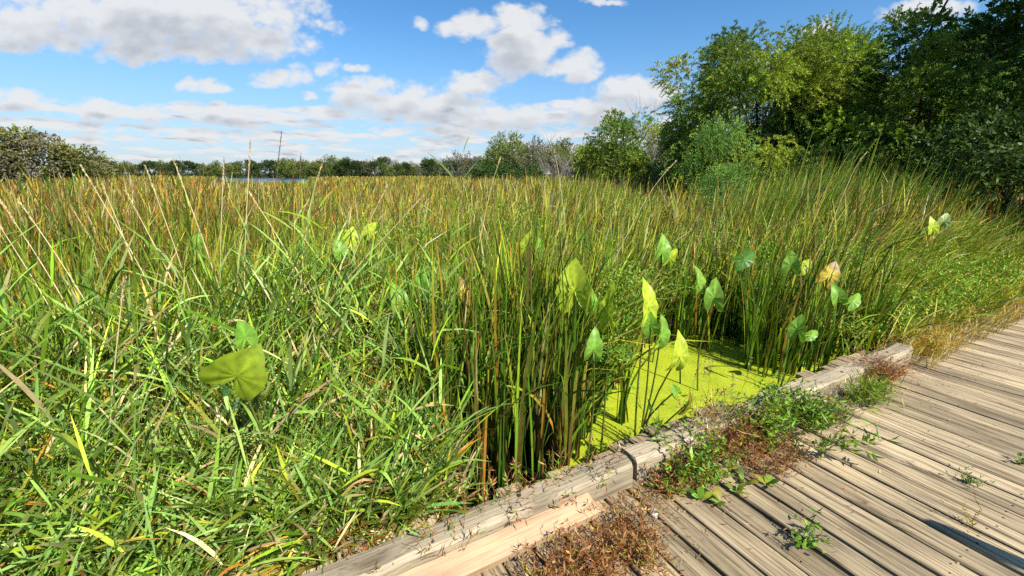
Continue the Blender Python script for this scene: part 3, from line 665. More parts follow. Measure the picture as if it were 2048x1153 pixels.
def arrow_plant(label, specs):
    """specs: photo x, y of the blade centre, forward distance, blade height in px, tip lean, yaw, colour, edge, broad, fold, hang"""
    first = specs[0]; p0 = at(first[0], first[1], first[2])
    base = np.array([p0[0] + U(-0.05, 0.05), p0[1] + 0.08, WATER - 0.03])
    s_b, n_b = sn(base)
    if n_b < 1.85: base[:2] += NB * (1.85 - n_b)
    root = empty('arrowhead_plant', base); tag(root, label, 'arrowhead plant', 'arrowhead plants among the reeds')
    for (px, py, d, hp, lean, yaw, col, edge, broad, fold, hang) in specs:
        p = at(px, py + hp * 0.08, d) - base
        size = hp * d / 860 / 1.80
        tipv = np.array([math.sin(lean), 0.15, math.cos(lean)])
        toc = -np.array([p[0] + base[0], p[1] + base[1], 0]); toc = toc / np.linalg.norm(toc)
        yaw = yaw * 1.7 + U(-0.25, 0.25); lean += U(-0.15, 0.15); cy, sy = math.cos(yaw), math.sin(yaw)
        nv = np.array([toc[0] * cy - toc[1] * sy, toc[0] * sy + toc[1] * cy, 0.35])
        V, F, C = arrow_leaf(size, tipv, nv, col, edge, broad, U(0.15, 0.5), fold, 1.0, hang)
        q = MB(); q.add(V + p, F, C); q.obj('leaf', M_BROAD, root, smooth=True)
        q = MB(); k = np.linspace(0, 1, 7)[:, None]; foot = np.array([U(-0.03, 0.03), U(-0.03, 0.03), 0])
        bow = np.array([U(-0.04, 0.04), 0.05, 0]) * np.sin(k * PI)
        pt = foot * (1 - k) + (p - norm(nv) * 0.004) * k + bow
        tube(q, pt, np.linspace(0.0075, 0.0042, 7), (0.13, 0.17, 0.03), 6); q.obj('stalk', M_BROAD, root, smooth=True)
AP = [
 ('largest bright yellow-green arrowhead plant left of the open duckweed, leaf tip up', [(1150, 572, 2.55, 122, -0.1, -0.3, L_Y, None, 1.0, 0.3, 0.1), (1183, 606, 2.62, 82, 0.2, 0.7, L_G, None, 0.9, 0.3, 0.3)]),
 ('yellow arrowhead leaf with a long drooping tail, right of the largest one', [(1216, 618, 2.5, 118, 0.05, -0.5, L_Y, None, 0.62, 0.4, 0.2)]),
 ('tall twisted arrowhead plant standing over the left side of the duckweed', [(1297, 605, 2.6, 112, -0.05, 0.4, L_Y, None, 0.6, 0.4, 0.2), (1322, 668, 2.6, 84, 0.2, 0.6, L_G, None, 0.75, 0.5, 0.4), (1300, 645, 2.58, 70, -0.3, 0.0, L_G, None, 0.8, 0.3, 0.3)]),
 ('pale arrowhead leaf hanging in front of the bright duckweed', [(1359, 705, 2.35, 104, 0.1, 0.3, L_Y, None, 0.6, 0.3, 0.5)]),
 ('blue-green arrowhead leaf in the shade behind the duckweed, partly folded', [(1396, 562, 3.5, 70, 0.1, 0.8, L_P, None, 0.8, 0.5, 0.3)]),
 ('pale green arrowhead leaf pointing up against dark stems behind the duckweed', [(1428, 590, 3.4, 76, 0.0, -0.1, L_P, None, 0.75, 0.3, 0.2)]),
 ('low green arrowhead leaf among cattail stems under the bright yellow ones', [(1187, 692, 2.35, 84, 0.15, 0.3, L_G, None, 0.7, 0.4, 0.4)]),
 ('yellow-green arrowhead pair standing high in mid marsh above the brown-edged leaf', [(1052, 492, 3.5, 66, 0.1, -0.4, L_Y, None, 0.8, 0.3, 0.1), (1074, 498, 3.6, 52, 0.3, 0.5, L_G, None, 0.8, 0.3, 0.1)]),
 ('dying arrowhead leaf with brown ragged edge at the centre of the marsh', [(1078, 552, 3.1, 58, 0.0, -0.6, L_YB, E_B, 0.6, 0.3, 0.2)]),
 ('yellowed arrowhead leaf spotted brown behind the central cattail clump', [(928, 585, 2.75, 70, -0.1, 0.2, L_YB, E_B, 0.6, 0.3, 0.1)]),
 ('pair of green arrowhead leaves left of the central cattail clump', [(800, 600, 2.9, 80, -0.2, 0.2, L_G, None, 0.8, 0.3, 0.2), (842, 568, 2.9, 84, 0.1, -0.3, L_G, None, 0.9, 0.3, 0.2)]),
 ('broad rounded olive leaf with ribs standing in the left foreground reeds', [(474, 742, 1.62, 132, 0.75, 0.1, L_O, None, 1.45, 0.10, 0.1), (490, 668, 1.75, 70, -0.2, 0.5, L_G, None, 1.2, 0.2, 0.1)]),
 ('dark green arrowhead leaf lying level behind the right cattail clump', [(1488, 515, 4.2, 64, 1.1, 0.4, L_D, None, 0.8, 0.3, 0.2)]),
 ('pale arrowhead leaves standing behind the large right cattail clump', [(1583, 528, 4.0, 56, -0.1, -0.2, L_P, None, 0.9, 0.3, 0.2), (1607, 532, 4.1, 46, 0.8, 0.3, L_Y, None, 0.8, 0.3, 0.2)]),
 ('yellow-brown curled arrowhead leaf right of the large cattail clump', [(1658, 548, 3.8, 62, 0.5, 0.3, L_YB, E_B, 1.0, 0.3, 0.2)]),
 ('pair of small bright green arrowhead leaves facing right above the far timber', [(1676, 590, 3.6, 50, -0.3, 0.2, L_G, None, 0.9, 0.5, 0.2), (1705, 600, 3.6, 52, 0.9, 0.3, L_G, None, 0.8, 0.5, 0.2)]),
 ('fresh green arrowhead plant low in front of the large right cattail clump', [(1596, 655, 3.35, 64, 0.1, -0.2, L_G, None, 0.8, 0.4, 0.2), (1622, 668, 3.4, 40, 1.2, 0.2, L_G, None, 0.8, 0.4, 0.2)]),
 ('green arrowhead plant high in the marsh, back left of the duckweed', [(1325, 498, 4.0, 62, 0.2, 0.3, L_G, None, 0.9, 0.3, 0.2), (1340, 515, 4.0, 50, 0.5, -0.3, L_Y, None, 0.7, 0.3, 0.2)]),
 ('curled browning leaf hanging over the plank ends at the near duckweed corner', [(1372, 806, 2.12, 74, 0.5, 0.9, L_O, E_B, 0.55, 0.7, 0.3), (1352, 780, 2.12, 34, -0.6, 0.2, L_G, None, 0.9, 0.3, 0.2)]),
 ('yellow-green leaf cluster in the brown marsh left of centre', [(700, 478, 3.9, 54, 0.3, 0.2, L_Y, None, 1.0, 0.3, 0.1), (738, 460, 4.1, 42, 0.6, -0.2, L_Y, None, 0.9, 0.3, 0.1), (682, 500, 3.6, 50, -0.3, 0.1, L_G, None, 1.0, 0.3, 0.1)]),
 ('yellow-green broad leaf standing behind the leafy reeds', [(600, 502, 4.3, 52, 0.2, 0.1, L_G, None, 0.9, 0.3, 0.1)]),
 ('bright broad leaf among straw stalks at left, behind the reeds', [(396, 485, 4.6, 52, 0.1, -0.2, L_G, None, 0.8, 0.3, 0.1)]),
 ('whitish arrowhead leaf at the right bank below the tall grass', [(1888, 440, 6.0, 34, 0.4, 0.3, (0.26, 0.36, 0.10), None, 0.9, 0.3, 0.1)]),
 ('yellow arrowhead leaf at the right bank left of the whitish one', [(1866, 452, 5.8, 40, -0.1, 0.3, L_Y, None, 0.8, 0.3, 0.1)]),
]
for lab, sp in AP: arrow_plant(lab, sp)

# ------------------------------------------------------------------ dry flowering reed stalks
def reed_stalk(label, mx, my, tx, ty, d, head=0.22, thick=0.0032, col=(0.50, 0.40, 0.21), headcol=None, nod=0.0, dark=False):
    """stalk through photo point (mx,my) up to its tip (tx,ty) at forward distance d"""
    top = at(tx, ty, d); mid = at(mx, my, d)
    dirv = mid - top; k = (WATER - 0.04 - top[2]) / min(dirv[2], -1e-3)
    base = top + dirv * min(k, 6)
    base[0] = mid[0] + (base[0] - mid[0]) * 0.8
    base[2] = WATER - 0.04
    if sn(base)[1] < 1.85: base[:2] += NB * (1.85 - sn(base)[1])
    root = empty('reed_stalk', base); tag(root, label, 'reed stalk', 'dry flowering reed stalks')
    t = np.linspace(0, 1, 12)[:, None]
    ctrl = mid - base; tp = top - base
    pt = np.where(t < 0.6, ctrl * (t / 0.6), ctrl + (tp - ctrl) * ((t - 0.6) / 0.4))
    pt = (pt + 2 * (tp * t)) / 3 if False else pt
    pt[1:-1] = (pt[:-2] + pt[1:-1] * 2 + pt[2:]) / 4
    if nod:
        pt = pt + np.array([nod, 0, -abs(nod) * 0.4]) * np.clip((t - 0.75) / 0.25, 0, 1) ** 2
    q = MB(); tube(q, pt, np.linspace(thick, thick * 0.45, 12), col, 5); q.obj('stem', M_DRY, root, smooth=True)
    if head:
        n = 90; L = np.linalg.norm(tp)
        tt = 1 - U(0, min(0.5, head / L), n) ; f = tt * 11; i0 = np.minimum(f.astype(int), 10); fr = (f - i0)[:, None]
        Pp = pt[i0] * (1 - fr) + pt[i0 + 1] * fr
        ax = norm(pt[i0 + 1] - pt[i0])
        D = ax + 0.38 * rdir(n)
        q = MB(); hc = pick([headcol or (0.56, 0.43, 0.22)], [1], n, 0.25)
        leaves(q, Pp, D, rdir(n), U(0.012, 0.028, n) * (0.7 if dark else 1), U(0.004, 0.007, n) * (0.7 if dark else 1), hc); q.obj('seed_head', M_DRY, root)
RS = [
 ('tall straw reed stalk leaning left, just right of the far left tree mound', 262, 500, 163, 333, 2.9),
 ('thinner straw stalk beside the tall one leaning left', 240, 455, 205, 372, 3.1),
 ('straw reed stalk leaning left from the middle of the left reed bank', 335, 540, 253, 385, 2.9),
 ('long straight straw stalk leaning slightly left near the left tree line', 350, 495, 291, 333, 3.0),
 ('straw stalk leaning left in front of the dark far woods', 410, 490, 347, 320, 3.0),
 ('bleached stalk at the left frame edge, upper of the two', 92, 540, 0, 400, 2.5),
 ('bleached stalk at the left frame edge, lower of the two', 74, 570, -8, 440, 2.4),
 ('short straw stalk leaning left at the far left of the reed bank', 120, 520, 42, 408, 2.7),
 ('upright straw stalk with a feathery head crossing the far shore', 441, 480, 448, 320, 3.2),
 ('tallest upright reed stalk with a loose seed head against the clouds', 490, 480, 501, 283, 3.0),
 ('tall thin dark-tipped reed standing highest above the lake', 540, 480, 563, 264, 3.0),
 ('upright reed stalk with reddish tip right of the tallest ones', 595, 430, 602, 306, 3.3),
 ('reed stalk leaning right with a curved head left of centre', 605, 520, 630, 322, 3.2),
 ('straw reed stalk leaning far right in the middle of the marsh', 690, 560, 845, 394, 2.9),
 ('slimmer straw stalk leaning right above the yellow-green leaf cluster', 720, 480, 771, 380, 3.2),
 ('pale short stalk leaning right behind the leafy reeds', 560, 480, 500, 388, 3.0),
 ('rust brown reed tip standing at the right end of the far treeline', 925, 400, 929, 316, 4.2),
 ('tan reed stalk leaning right beside the rust brown tip', 980, 380, 1000, 318, 4.2),
 ('curved cream seed head nodding in front of the small willow', 1268, 440, 1340, 318, 3.8),
 ('thin straw stalk rising in front of the bare grey bush', 1120, 360, 1108, 300, 4.4),
 ('bleached broken stalk standing alone in the left foreground', 222, 800, 248, 560, 1.75),
 ('pale grass stalk with a drooping head at the right bank', 1690, 380, 1726, 300, 5.0),
]
for k, (lab, mx, my, tx, ty, d) in enumerate(RS):
    dark = k in (10, 11, 16)
    reed_stalk(lab, mx, my, tx, ty, d, head=0.26 if k not in (1, 6, 20) else 0.12, thick=0.003 if dark else U(0.0038, 0.0052), col=(0.25, 0.17, 0.09) if dark else (0.68, 0.56, 0.31), headcol=(0.20, 0.12, 0.08) if dark else None, dark=dark, nod=0.05 if k in (12, 18, 21) else 0.0)

# ------------------------------------------------------------------ right bank: arching grasses and small leafy herbs
def grasses(mb, B, h, wind, pal, pp, W=(0.009, 0.017), a1m=1.1, ns=5, wmin=None, tip=None):
    n = len(B); az = U(0, 2 * PI, n); a0 = np.abs(NRM(0.12, 0.12, n)); a1 = np.abs(NRM(a1m, 0.4, n))
    vx = np.sin(a1) * np.cos(az) + wind[0]; vy = np.sin(a1) * np.sin(az) + wind[1]; az = np.arctan2(vy, vx)
    pts, Tn = paths(B, az, a0, a1, h, ns, 1.25)
    c0 = pick(PAL, pp, n); c1 = pick(PAL, tip or pp, n)
    w = U(*W, n)
    if wmin is not None: w = np.maximum(w, wmin)
    ribbon(mb, pts, Tn, w, az, NRM(0, 0.9, n), c0, c1)
def herb(mb, P, R, n, LL, LW, pal, pp, zs=0.6):
    Q = P + rdir(n) * (rng.random(n) ** 0.5 * R)[:, None] * np.array([1, 1, zs]); D = rdir(n) + np.array([0.3, -0.1, 0.25])
    leaves(mb, Q, D, rdir(n) * 0.6 + np.array([0, 0, 1]), U(*LL, n), U(*LW, n), pick(pal, pp, n), 0.08)
n = 7000
sB = U(4.65, 13.0, n); nB = 1.52 + rng.random(n) ** 1.1 * (2.7 + 0.1 * sB)
nB += np.clip(5.2 - sB, 0, 1) * 0.35
B = np.stack([DB[0] * sB + NB[0] * nB, DB[1] * sB + NB[1] * nB, np.where(nB < 1.72, 0.0, WATER)], -1)
mb = MB()
hh = np.clip(0.32 + (nB - 1.5) * 0.6, 0.28, 1.25) * U(0.7, 1.25, n)
grasses(mb, B, hh, (0.55, -0.25), PAL, [3.0, 0.8, 3.2, 0.5, 0.4, 0.1, 0.1, 0.4], a1m=1.2, tip=[2.0, 0.4, 3.6, 0.8, 0.6, 0.2, 0.1, 0.4])
for k in range(150):
    s0 = U(4.7, 10); n0 = U(1.75, 3.0)
    herb(mb, bw(s0, n0, U(0.05, 0.35) * (n0 - 1.3)), U(0.12, 0.3), 130, (0.03, 0.06), (0.010, 0.022), [GREEN, YGREEN, L_G, YELLOW], [2, 2, 1.5, 0.3])
# dry orange fringe spilling on the planks
n = 1500; sB = U(4.7, 8.5, n); nB = U(1.30, 1.75, n) - np.clip(5.4 - sB, 0, 1) * 0.06
B = np.stack([DB[0] * sB + NB[0] * nB, DB[1] * sB + NB[1] * nB, np.full(n, 0.01)], -1)
grasses(mb, B, U(0.10, 0.28, n), (0.5, -0.5), PAL, [0.5, 0.2, 0.8, 1.4, 1.4, 1.2, 0.6, 0.8], W=(0.003, 0.007), a1m=1.4)
tag(mb.obj('bank_grass', M_REED), 'arching green and yellow grass spilling over the far right edge of the boardwalk', 'grass', kind='stuff')

# tall grass swaying under the trees on the right
mb = MB(); n = 15000
azv2 = U(0.10, 1.12, n); r2 = U(5.5, 15.5, n); B = np.stack([np.sin(azv2) * r2, np.cos(azv2) * r2, np.full(n, WATER)], -1)
s2, n2 = sn(B); kk = (n2 > 4.0) & (r2 > 6.5 + 3.2 * np.clip((0.75 - azv2) / 0.6, 0, 1)); B, r2, azv2 = B[kk], r2[kk], azv2[kk]; n = len(B)
hh = (1.35 + 0.85 * np.clip((azv2 - 0.40) / 0.45, 0, 1) + 0.25 * np.sin(azv2 * 14)) * np.exp(NRM(0, 0.14, n))
grasses(mb, B, hh, (0.62, -0.15), PAL, [2.4, 2.0, 0.9, 0.1, 0.15, 0.05, 0.15, 0.7], W=(0.009, 0.016), a1m=0.45, wmin=r2 * 0.0014, tip=[2.2, 1.6, 1.2, 0.3, 0.4, 0.1, 0.2, 0.7])
tag(mb.obj('tall_grass', M_REED), 'tall dark green grass bent to the right below the willows', 'tall grass', kind='stuff')
# low leafy undergrowth in the near centre and below the reeds
mb = MB()
for (px, py, d, R, nn_) in ((1250, 560, 3.0, 0.26, 700), (1220, 640, 2.8, 0.22, 600), (1185, 590, 3.1, 0.25, 500), (1120, 545, 3.3, 0.25, 400), (1230, 700, 2.6, 0.16, 350), (1245, 410, 7.0, 0.42, 500), (1700, 500, 4.6, 0.3, 400), (1560, 560, 4.4, 0.3, 300), (1350, 560, 3.9, 0.3, 300), (1200, 500, 4.2, 0.35, 400), (1520, 500, 5.0, 0.35, 400), (1420, 470, 5.2, 0.4, 400)):
    herb(mb, at(px, py, d), R, nn_, (0.018, 0.040), (0.006, 0.013), [GREEN, REEDG, YGREEN, L_G], [2, 2, 1, 1.5])
for k in range(46):
    az_ = U(-0.5, 0.8); r_ = U(4.5, 13); c_ = np.array([math.sin(az_) * r_, math.cos(az_) * r_, U(0.75, 1.15) + WATER])
    if sn(c_)[1] > 2.6: herb(mb, c_, U(0.25, 0.6), 320, (0.03, 0.08), (0.010, 0.024), [GREEN, L_G, YGREEN, REEDG], [2, 1.5, 1.2, 1], zs=0.7)
n = 5200; azv3 = U(-0.25, 0.75, n); r3 = U(2.8, 7, n); B = np.stack([np.sin(azv3) * r3, np.cos(azv3) * r3, np.full(n, WATER)], -1)
kk = (sn(B)[1] > 2.1) & ~inside(B[:, :2], DUCK) & ~LINE_L(B); B = B[kk]; n = len(B)
grasses(mb, B, U(0.6, 1.25, n), (0.25, 0), PAL, [2, 1, 2.5, 0.5, 1.0, 0.25, 0.4, 0.8], W=(0.004, 0.009), a1m=0.8)
tag(mb.obj('marsh_undergrowth', M_REED), 'fine leafy green undergrowth and thin grass between the arrowhead plants', 'undergrowth', kind='stuff')

# ------------------------------------------------------------------ weeds on the boardwalk
def weed(name, label, px, py, R, h, nst, stemcol, leafspec, wind=(0.1, 0.0), a1m=0.9, z=0.0, flowers=0, elong=1.0, stemW=(0.0022, 0.0036), cat='weed', ns=6, extra=None):
    o = gp(px, py, z); root = empty(name, o); tag(root, label, cat)
    a = U(0, 2 * PI, nst); r = np.sqrt(rng.random(nst)) * R
    lx, ly = np.cos(a) * r * elong, np.sin(a) * r
    B = np.stack([lx * DB[0] - ly * DB[1], lx * DB[1] + ly * DB[0], np.zeros(nst)], -1)
    az = U(0, 2 * PI, nst); a0 = np.abs(NRM(0.2, 0.2, nst)); a1 = np.abs(NRM(a1m, 0.45, nst))
    vx = np.sin(a1) * np.cos(az) + wind[0]; vy = np.sin(a1) * np.sin(az) + wind[1]; az = np.arctan2(vy, vx)
    L = h * U(0.45, 1.15, nst)
    pts, Tn = paths(B, az, a0, a1, L, ns, 1.1)
    pts[1:] += 0; jit = NRM(0, 0.012, pts.shape); jit[:, 0] = 0; pts = pts + np.cumsum(jit, 1)
    pts[..., 2] = np.maximum(pts[..., 2], 0.004)
    mb = MB(); sc_ = pick(stemcol, np.ones(len(stemcol)), nst)
    ribbon(mb, pts, Tn, U(*stemW, nst), az, np.zeros(nst), sc_, sc_, prof=np.linspace(1, 0.5, ns + 1))
    ribbon(mb, pts, Tn, U(*stemW, nst), az, np.full(nst, PI / 2), sc_, sc_, prof=np.linspace(1, 0.5, ns + 1))
    mb.obj('stem', M_DRY, root)
    for (nm, per, LL, LW, pal, pp, t0) in leafspec:
        m_ = nst * per
        t = U(t0, 1.0, m_) * ns * 0.999; i0 = t.astype(int); f = (t - i0)[:, None]; ix = np.repeat(np.arange(nst), per)
        Q = pts[ix, i0] * (1 - f) + pts[ix, i0 + 1] * f
        D = Tn[ix, i0] * 0.5 + rdir(m_) * np.array([1, 1, 0.6]); q = MB()
        leaves(q, Q, D, rdir(m_) * 0.5 + np.array([0, 0, 1.0]), U(*LL, m_), U(*LW, m_), pick(pal, pp, m_), 0.08)
        q.obj(nm, M_BROAD, root)
    if flowers:
        ft = rng.choice(nst, flowers)
        for k in ft:
            q = MB(); c_ = pts[k, -1]; m_ = 9; aa = np.arange(m_) / m_ * 2 * PI
            D = np.stack([np.cos(aa), np.sin(aa), np.full(m_, 0.35)], -1)
            leaves(q, np.repeat(c_[None], m_, 0), D, np.tile([0, 0, 1.0], (m_, 1)), U(0.008, 0.013, m_), U(0.004, 0.006, m_), pick([(0.55, 0.36, 0.02)], [1], m_, 0.15))
            q.obj('flower', M_BROAD, root)
    return root
DRYR = [(0.26, 0.09, 0.03), (0.36, 0.17, 0.06), (0.14, 0.06, 0.03), (0.44, 0.27, 0.11)]
BIDL = [GREEN, L_G, YGREEN, DKGREEN]
weed('flowering_weed', 'bushy green weed with small yellow flowers leaning on the far edge timber', 1560, 862, 0.15, 0.31, 110, [(0.16, 0.11, 0.04), (0.14, 0.16, 0.04)], [('foliage', 24, (0.022, 0.060), (0.007, 0.016), BIDL, [2, 1.6, 1, 1], 0.2)], wind=(0.25, -0.1), a1m=1.05, flowers=26, elong=2.6)
weed('green_weed', 'low mixed green weed in front of the near end of the far timber', 1395, 950, 0.11, 0.26, 60, [(0.16, 0.14, 0.05), (0.22, 0.12, 0.05)], [('foliage', 12, (0.022, 0.06), (0.008, 0.018), [GREEN, L_G, DKGREEN, OLIVE, YGREEN], [2, 1.2, 1.4, 0.8, 0.8], 0.15)], a1m=1.0, elong=1.8)
weed('trailing_weed', 'leafy weed sprig with yellow buds trailing right over bare planks', 1625, 920, 0.05, 0.46, 9, [(0.22, 0.13, 0.06)], [('foliage', 14, (0.035, 0.075), (0.010, 0.020), BIDL, [2, 2, 1, 0.6], 0.35)], wind=(1.6, -0.5), a1m=1.25, flowers=7)
weed('dead_weed', 'reddish brown dead weed heap left of the green flowering weed', 1445, 885, 0.14, 0.26, 190, DRYR, [('dry_leaf', 10, (0.014, 0.042), (0.004, 0.009), DRYR + [OLIVE, GREEN], [2, 2, 1.5, 1, 1.0, 0.8], 0.15)], a1m=1.0, elong=1.5)
weed('dead_weed', 'dark reddish dead weed litter between the plank ends and the flowering weed', 1530, 915, 0.15, 0.15, 170, DRYR, [('dry_leaf', 18, (0.008, 0.024), (0.003, 0.006), DRYR + [GREEN], [2, 1, 2, 0.5, 0.8], 0.1)], a1m=1.4, elong=1.8)
weed('dead_weed', 'large rust brown tangle of dead weeds beside the pale loose board', 1150, 1160, 0.11, 0.20, 170, DRYR, [('dry_leaf', 8, (0.015, 0.048), (0.004, 0.009), DRYR + [OLIVE, YELLOW], [2.2, 2.2, 1.2, 1.2, 0.7, 0.4], 0.1)], a1m=1.25, elong=1.9)
weed('dead_weed', 'rust and olive dead weed mat spreading over planks right of the loose board', 1255, 1085, 0.10, 0.18, 80, DRYR, [('dry_leaf', 8, (0.015, 0.045), (0.004, 0.009), DRYR + [OLIVE], [2, 2.2, 1, 1.4, 1.2], 0.1)], a1m=1.3, elong=1.3)
weed('dry_grass_tuft', 'small straw and red tuft on the deck edge below the rust brown mat', 1285, 1125, 0.05, 0.14, 60, DRYR + [STRAW], [('dry_leaf', 10, (0.012, 0.03), (0.003, 0.006), DRYR + [OLIVE, YGREEN], [1, 2, 1, 2, 1, 0.5], 0.1)], a1m=1.2)
# broad-leaf plantain patch
def rosette(mb, c, n, LL, pal, pp, flat=1.15):
    az = U(0, 2 * PI, n); L = U(*LL, n)
    P = np.repeat(np.asarray(c)[None], n, 0) + NRM(0, 0.006, (n, 3)) * [1, 1, 0.3]
    pts, Tn = paths(P, az, U(0.5, 1.0, n), U(flat, flat + 0.5, n), L, 6, 1.0)
    prof = np.array([0.12, 0.18, 0.65, 1.0, 0.98, 0.65, 0.12])
    cc = pick(pal, pp, n, 0.18); ribbon(mb, pts, Tn, L * U(0.40, 0.55, n), az, NRM(0, 0.3, n), cc, cc * 1.1, prof=prof)
root = empty('broadleaf_weed', gp(1420, 985, 0.0)); tag(root, 'low patch of broad oval green leaves at the foot of the reddish dead weed', 'weed')
for (px, py) in ((1300, 950), (1350, 985), (1400, 1000), (1440, 1005), (1468, 985), (1490, 965), (1430, 965), (1380, 950), (1340, 940), (1530, 970), (1318, 975), (1410, 975)):
    q = MB(); rosette(q, gp(px, py, 0.005) - gp(1420, 985, 0.0), 7, (0.035, 0.085), [L_G, YGREEN, GREEN, DKGREEN, OLIVE], [1.6, 0.8, 2, 1.2, 0.7]); q.obj('rosette', M_BROAD, root)
mb = MB()
for (c_s, c_n, sp_s, sp_n, n) in ((1.6, 1.33, 0.35, 0.09, 900), (2.3, 1.33, 0.5, 0.09, 800), (0.95, 1.10, 0.25, 0.10, 700), (3.6, 1.36, 0.7, 0.06, 700), (2.2, 1.1, 1.0, 0.25, 260), (5.0, 1.2, 0.8, 0.2, 260), (1.0, 1.50, 0.6, 0.05, 60), (2.6, 1.52, 0.9, 0.05, 30), (3.5, 0.3, 1.5, 0.7, 120)):
    S_ = NRM(c_s, sp_s, n); N_ = NRM(c_n, sp_n, n)
    if c_n < 1.41: N_ = np.where(N_ > 1.405, 2.81 - N_, N_)
    on = (N_ > 1.413) & (N_ < 1.575); N_ = np.where(np.abs(N_ - 1.413) < 0.012, 1.39, N_)
    z_ = np.where((N_ > 1.413) & (N_ < 1.575), 0.141, np.where(N_ > 1.70, -9, 0.003)); ok = z_ > -1
    S_, N_, z_ = S_[ok], N_[ok], z_[ok]; m_ = len(S_)
    P0 = np.stack([DB[0] * S_ + NB[0] * N_, DB[1] * S_ + NB[1] * N_, z_ + U(0, 0.008, m_)], -1)
    leaves(mb, P0, rdir(m_) * [1, 1, 0.15] + [0, 0, 0.06], rdir(m_) * 0.4 + [0, 0, 1.0], U(0.010, 0.045, m_), U(0.0015, 0.007, m_), pick(DRYR + [STRAW, OLIVE, BROWN], [2, 2, 1.4, 1, 1, 0.8, 1.6], m_), 0.1)
tag(mb.obj('plant_litter', M_DRY), 'scattered red-brown and straw plant bits lying on the planks along the edge timbers', 'plant litter', kind='stuff')
weed('dead_weed', 'reddish dried stems mixed through the broad green leaves near the timber joint', 1365, 960, 0.10, 0.15, 90, DRYR, [('dry_leaf', 12, (0.012, 0.036), (0.003, 0.008), DRYR + [GREEN, OLIVE], [2, 2, 1.2, 1, 1.4, 1], 0.1)], a1m=1.2, elong=2.2)
weed('dark_weed', 'dark fine-leaved weed against the front of the far edge timber', 1655, 845, 0.09, 0.22, 90, [(0.10, 0.07, 0.03), (0.14, 0.09, 0.04)], [('foliage', 22, (0.008, 0.022), (0.003, 0.006), [DKGREEN, OLIVE, GREEN, BROWN], [1.6, 1.4, 1, 1.2], 0.15)], a1m=1.0, elong=1.7)
weed('dead_weed', 'reddish dried weed tuft leaning on the outer end of the far timber', 1750, 765, 0.10, 0.28, 190, DRYR, [('dry_leaf', 18, (0.010, 0.030), (0.003, 0.007), DRYR + [RUST], [2, 2, 1, 1.2, 1], 0.15)], wind=(0.3, -0.2), a1m=1.1, elong=1.8)
weed('grass_tuft', 'flattened green grass tuft under the reddish dried weed near the timber end', 1728, 800, 0.08, 0.26, 70, [GREEN, YGREEN], [('blade', 8, (0.05, 0.13), (0.004, 0.008), [GREEN, YGREEN, L_P, STRAW], [2, 1, 0.8, 0.6], 0.1)], wind=(0.5, -0.6), a1m=1.35, elong=1.6, cat='grass')
weed('dry_grass_tuft', 'golden dry grass tuft on the planks beyond the end of the far timber', 1845, 705, 0.13, 0.30, 150, [YELLOW, STRAW, RUST], [('dry_leaf', 10, (0.02, 0.06), (0.003, 0.007), [YELLOW, STRAW, RUST, YGREEN], [2, 1.4, 1, 0.8], 0.1)], wind=(0.7, -0.5), a1m=1.3, elong=1.8, cat='grass')
weed('weed_sprig', 'little leafy green sprig growing between bare planks at lower right', 1610, 1085, 0.035, 0.13, 12, [GREEN], [('foliage', 9, (0.018, 0.045), (0.010, 0.020), [GREEN, L_G, DKGREEN], [2, 1.4, 1], 0.1)], wind=(0.5, -0.7), a1m=1.45, elong=2.0)
weed('weed_sprig', 'narrow green sprout in a plank gap at far right', 1930, 965, 0.018, 0.08, 9, [GREEN], [('foliage', 8, (0.015, 0.03), (0.005, 0.010), [GREEN, DKGREEN], [2, 1], 0.1)], wind=(0.7, -0.9), a1m=1.45)
weed('weed_sprig', 'thin dry grass sprig with green foot on planks beside the long dark shadow', 1945, 1055, 0.015, 0.22, 4, [STRAW, RUST], [('foliage', 7, (0.012, 0.03), (0.004, 0.007), [YGREEN, GREEN], [1, 1], 0.0)], wind=(-0.2, 0.9), a1m=1.3)
weed('weed_sprig', 'tiny green sprout in a plank gap at the right frame edge', 2040, 927, 0.015, 0.06, 8, [GREEN], [('foliage', 8, (0.015, 0.03), (0.006, 0.012), [L_G, GREEN], [1, 1], 0.1)], a1m=1.2)
weed('tall_weed', 'thin tall weed with hanging leaves growing at the joint of the two timbers', 1318, 925, 0.035, 0.62, 5, [(0.20, 0.12, 0.07), (0.12, 0.15, 0.04)], [('foliage', 10, (0.05, 0.10), (0.014, 0.026), BIDL, [2, 1.5, 1, 1], 0.1)], wind=(-0.1, 0.1), a1m=0.25)
weed('seed_grass', 'flowering grass with brown seed spikes in front of the duckweed', 1400, 905, 0.05, 0.58, 12, [(0.18, 0.18, 0.05), STRAW], [('seed_spike', 26, (0.010, 0.02), (0.004, 0.008), [(0.25, 0.16, 0.07), (0.34, 0.24, 0.10)], [1, 1], 0.82), ('blade', 3, (0.10, 0.2), (0.005, 0.008), [GREEN, STRAW], [1, 1], 0.1)], wind=(0.35, 0.1), a1m=0.35, cat='grass')
G2 = 'thin dry weeds growing along the near timber'
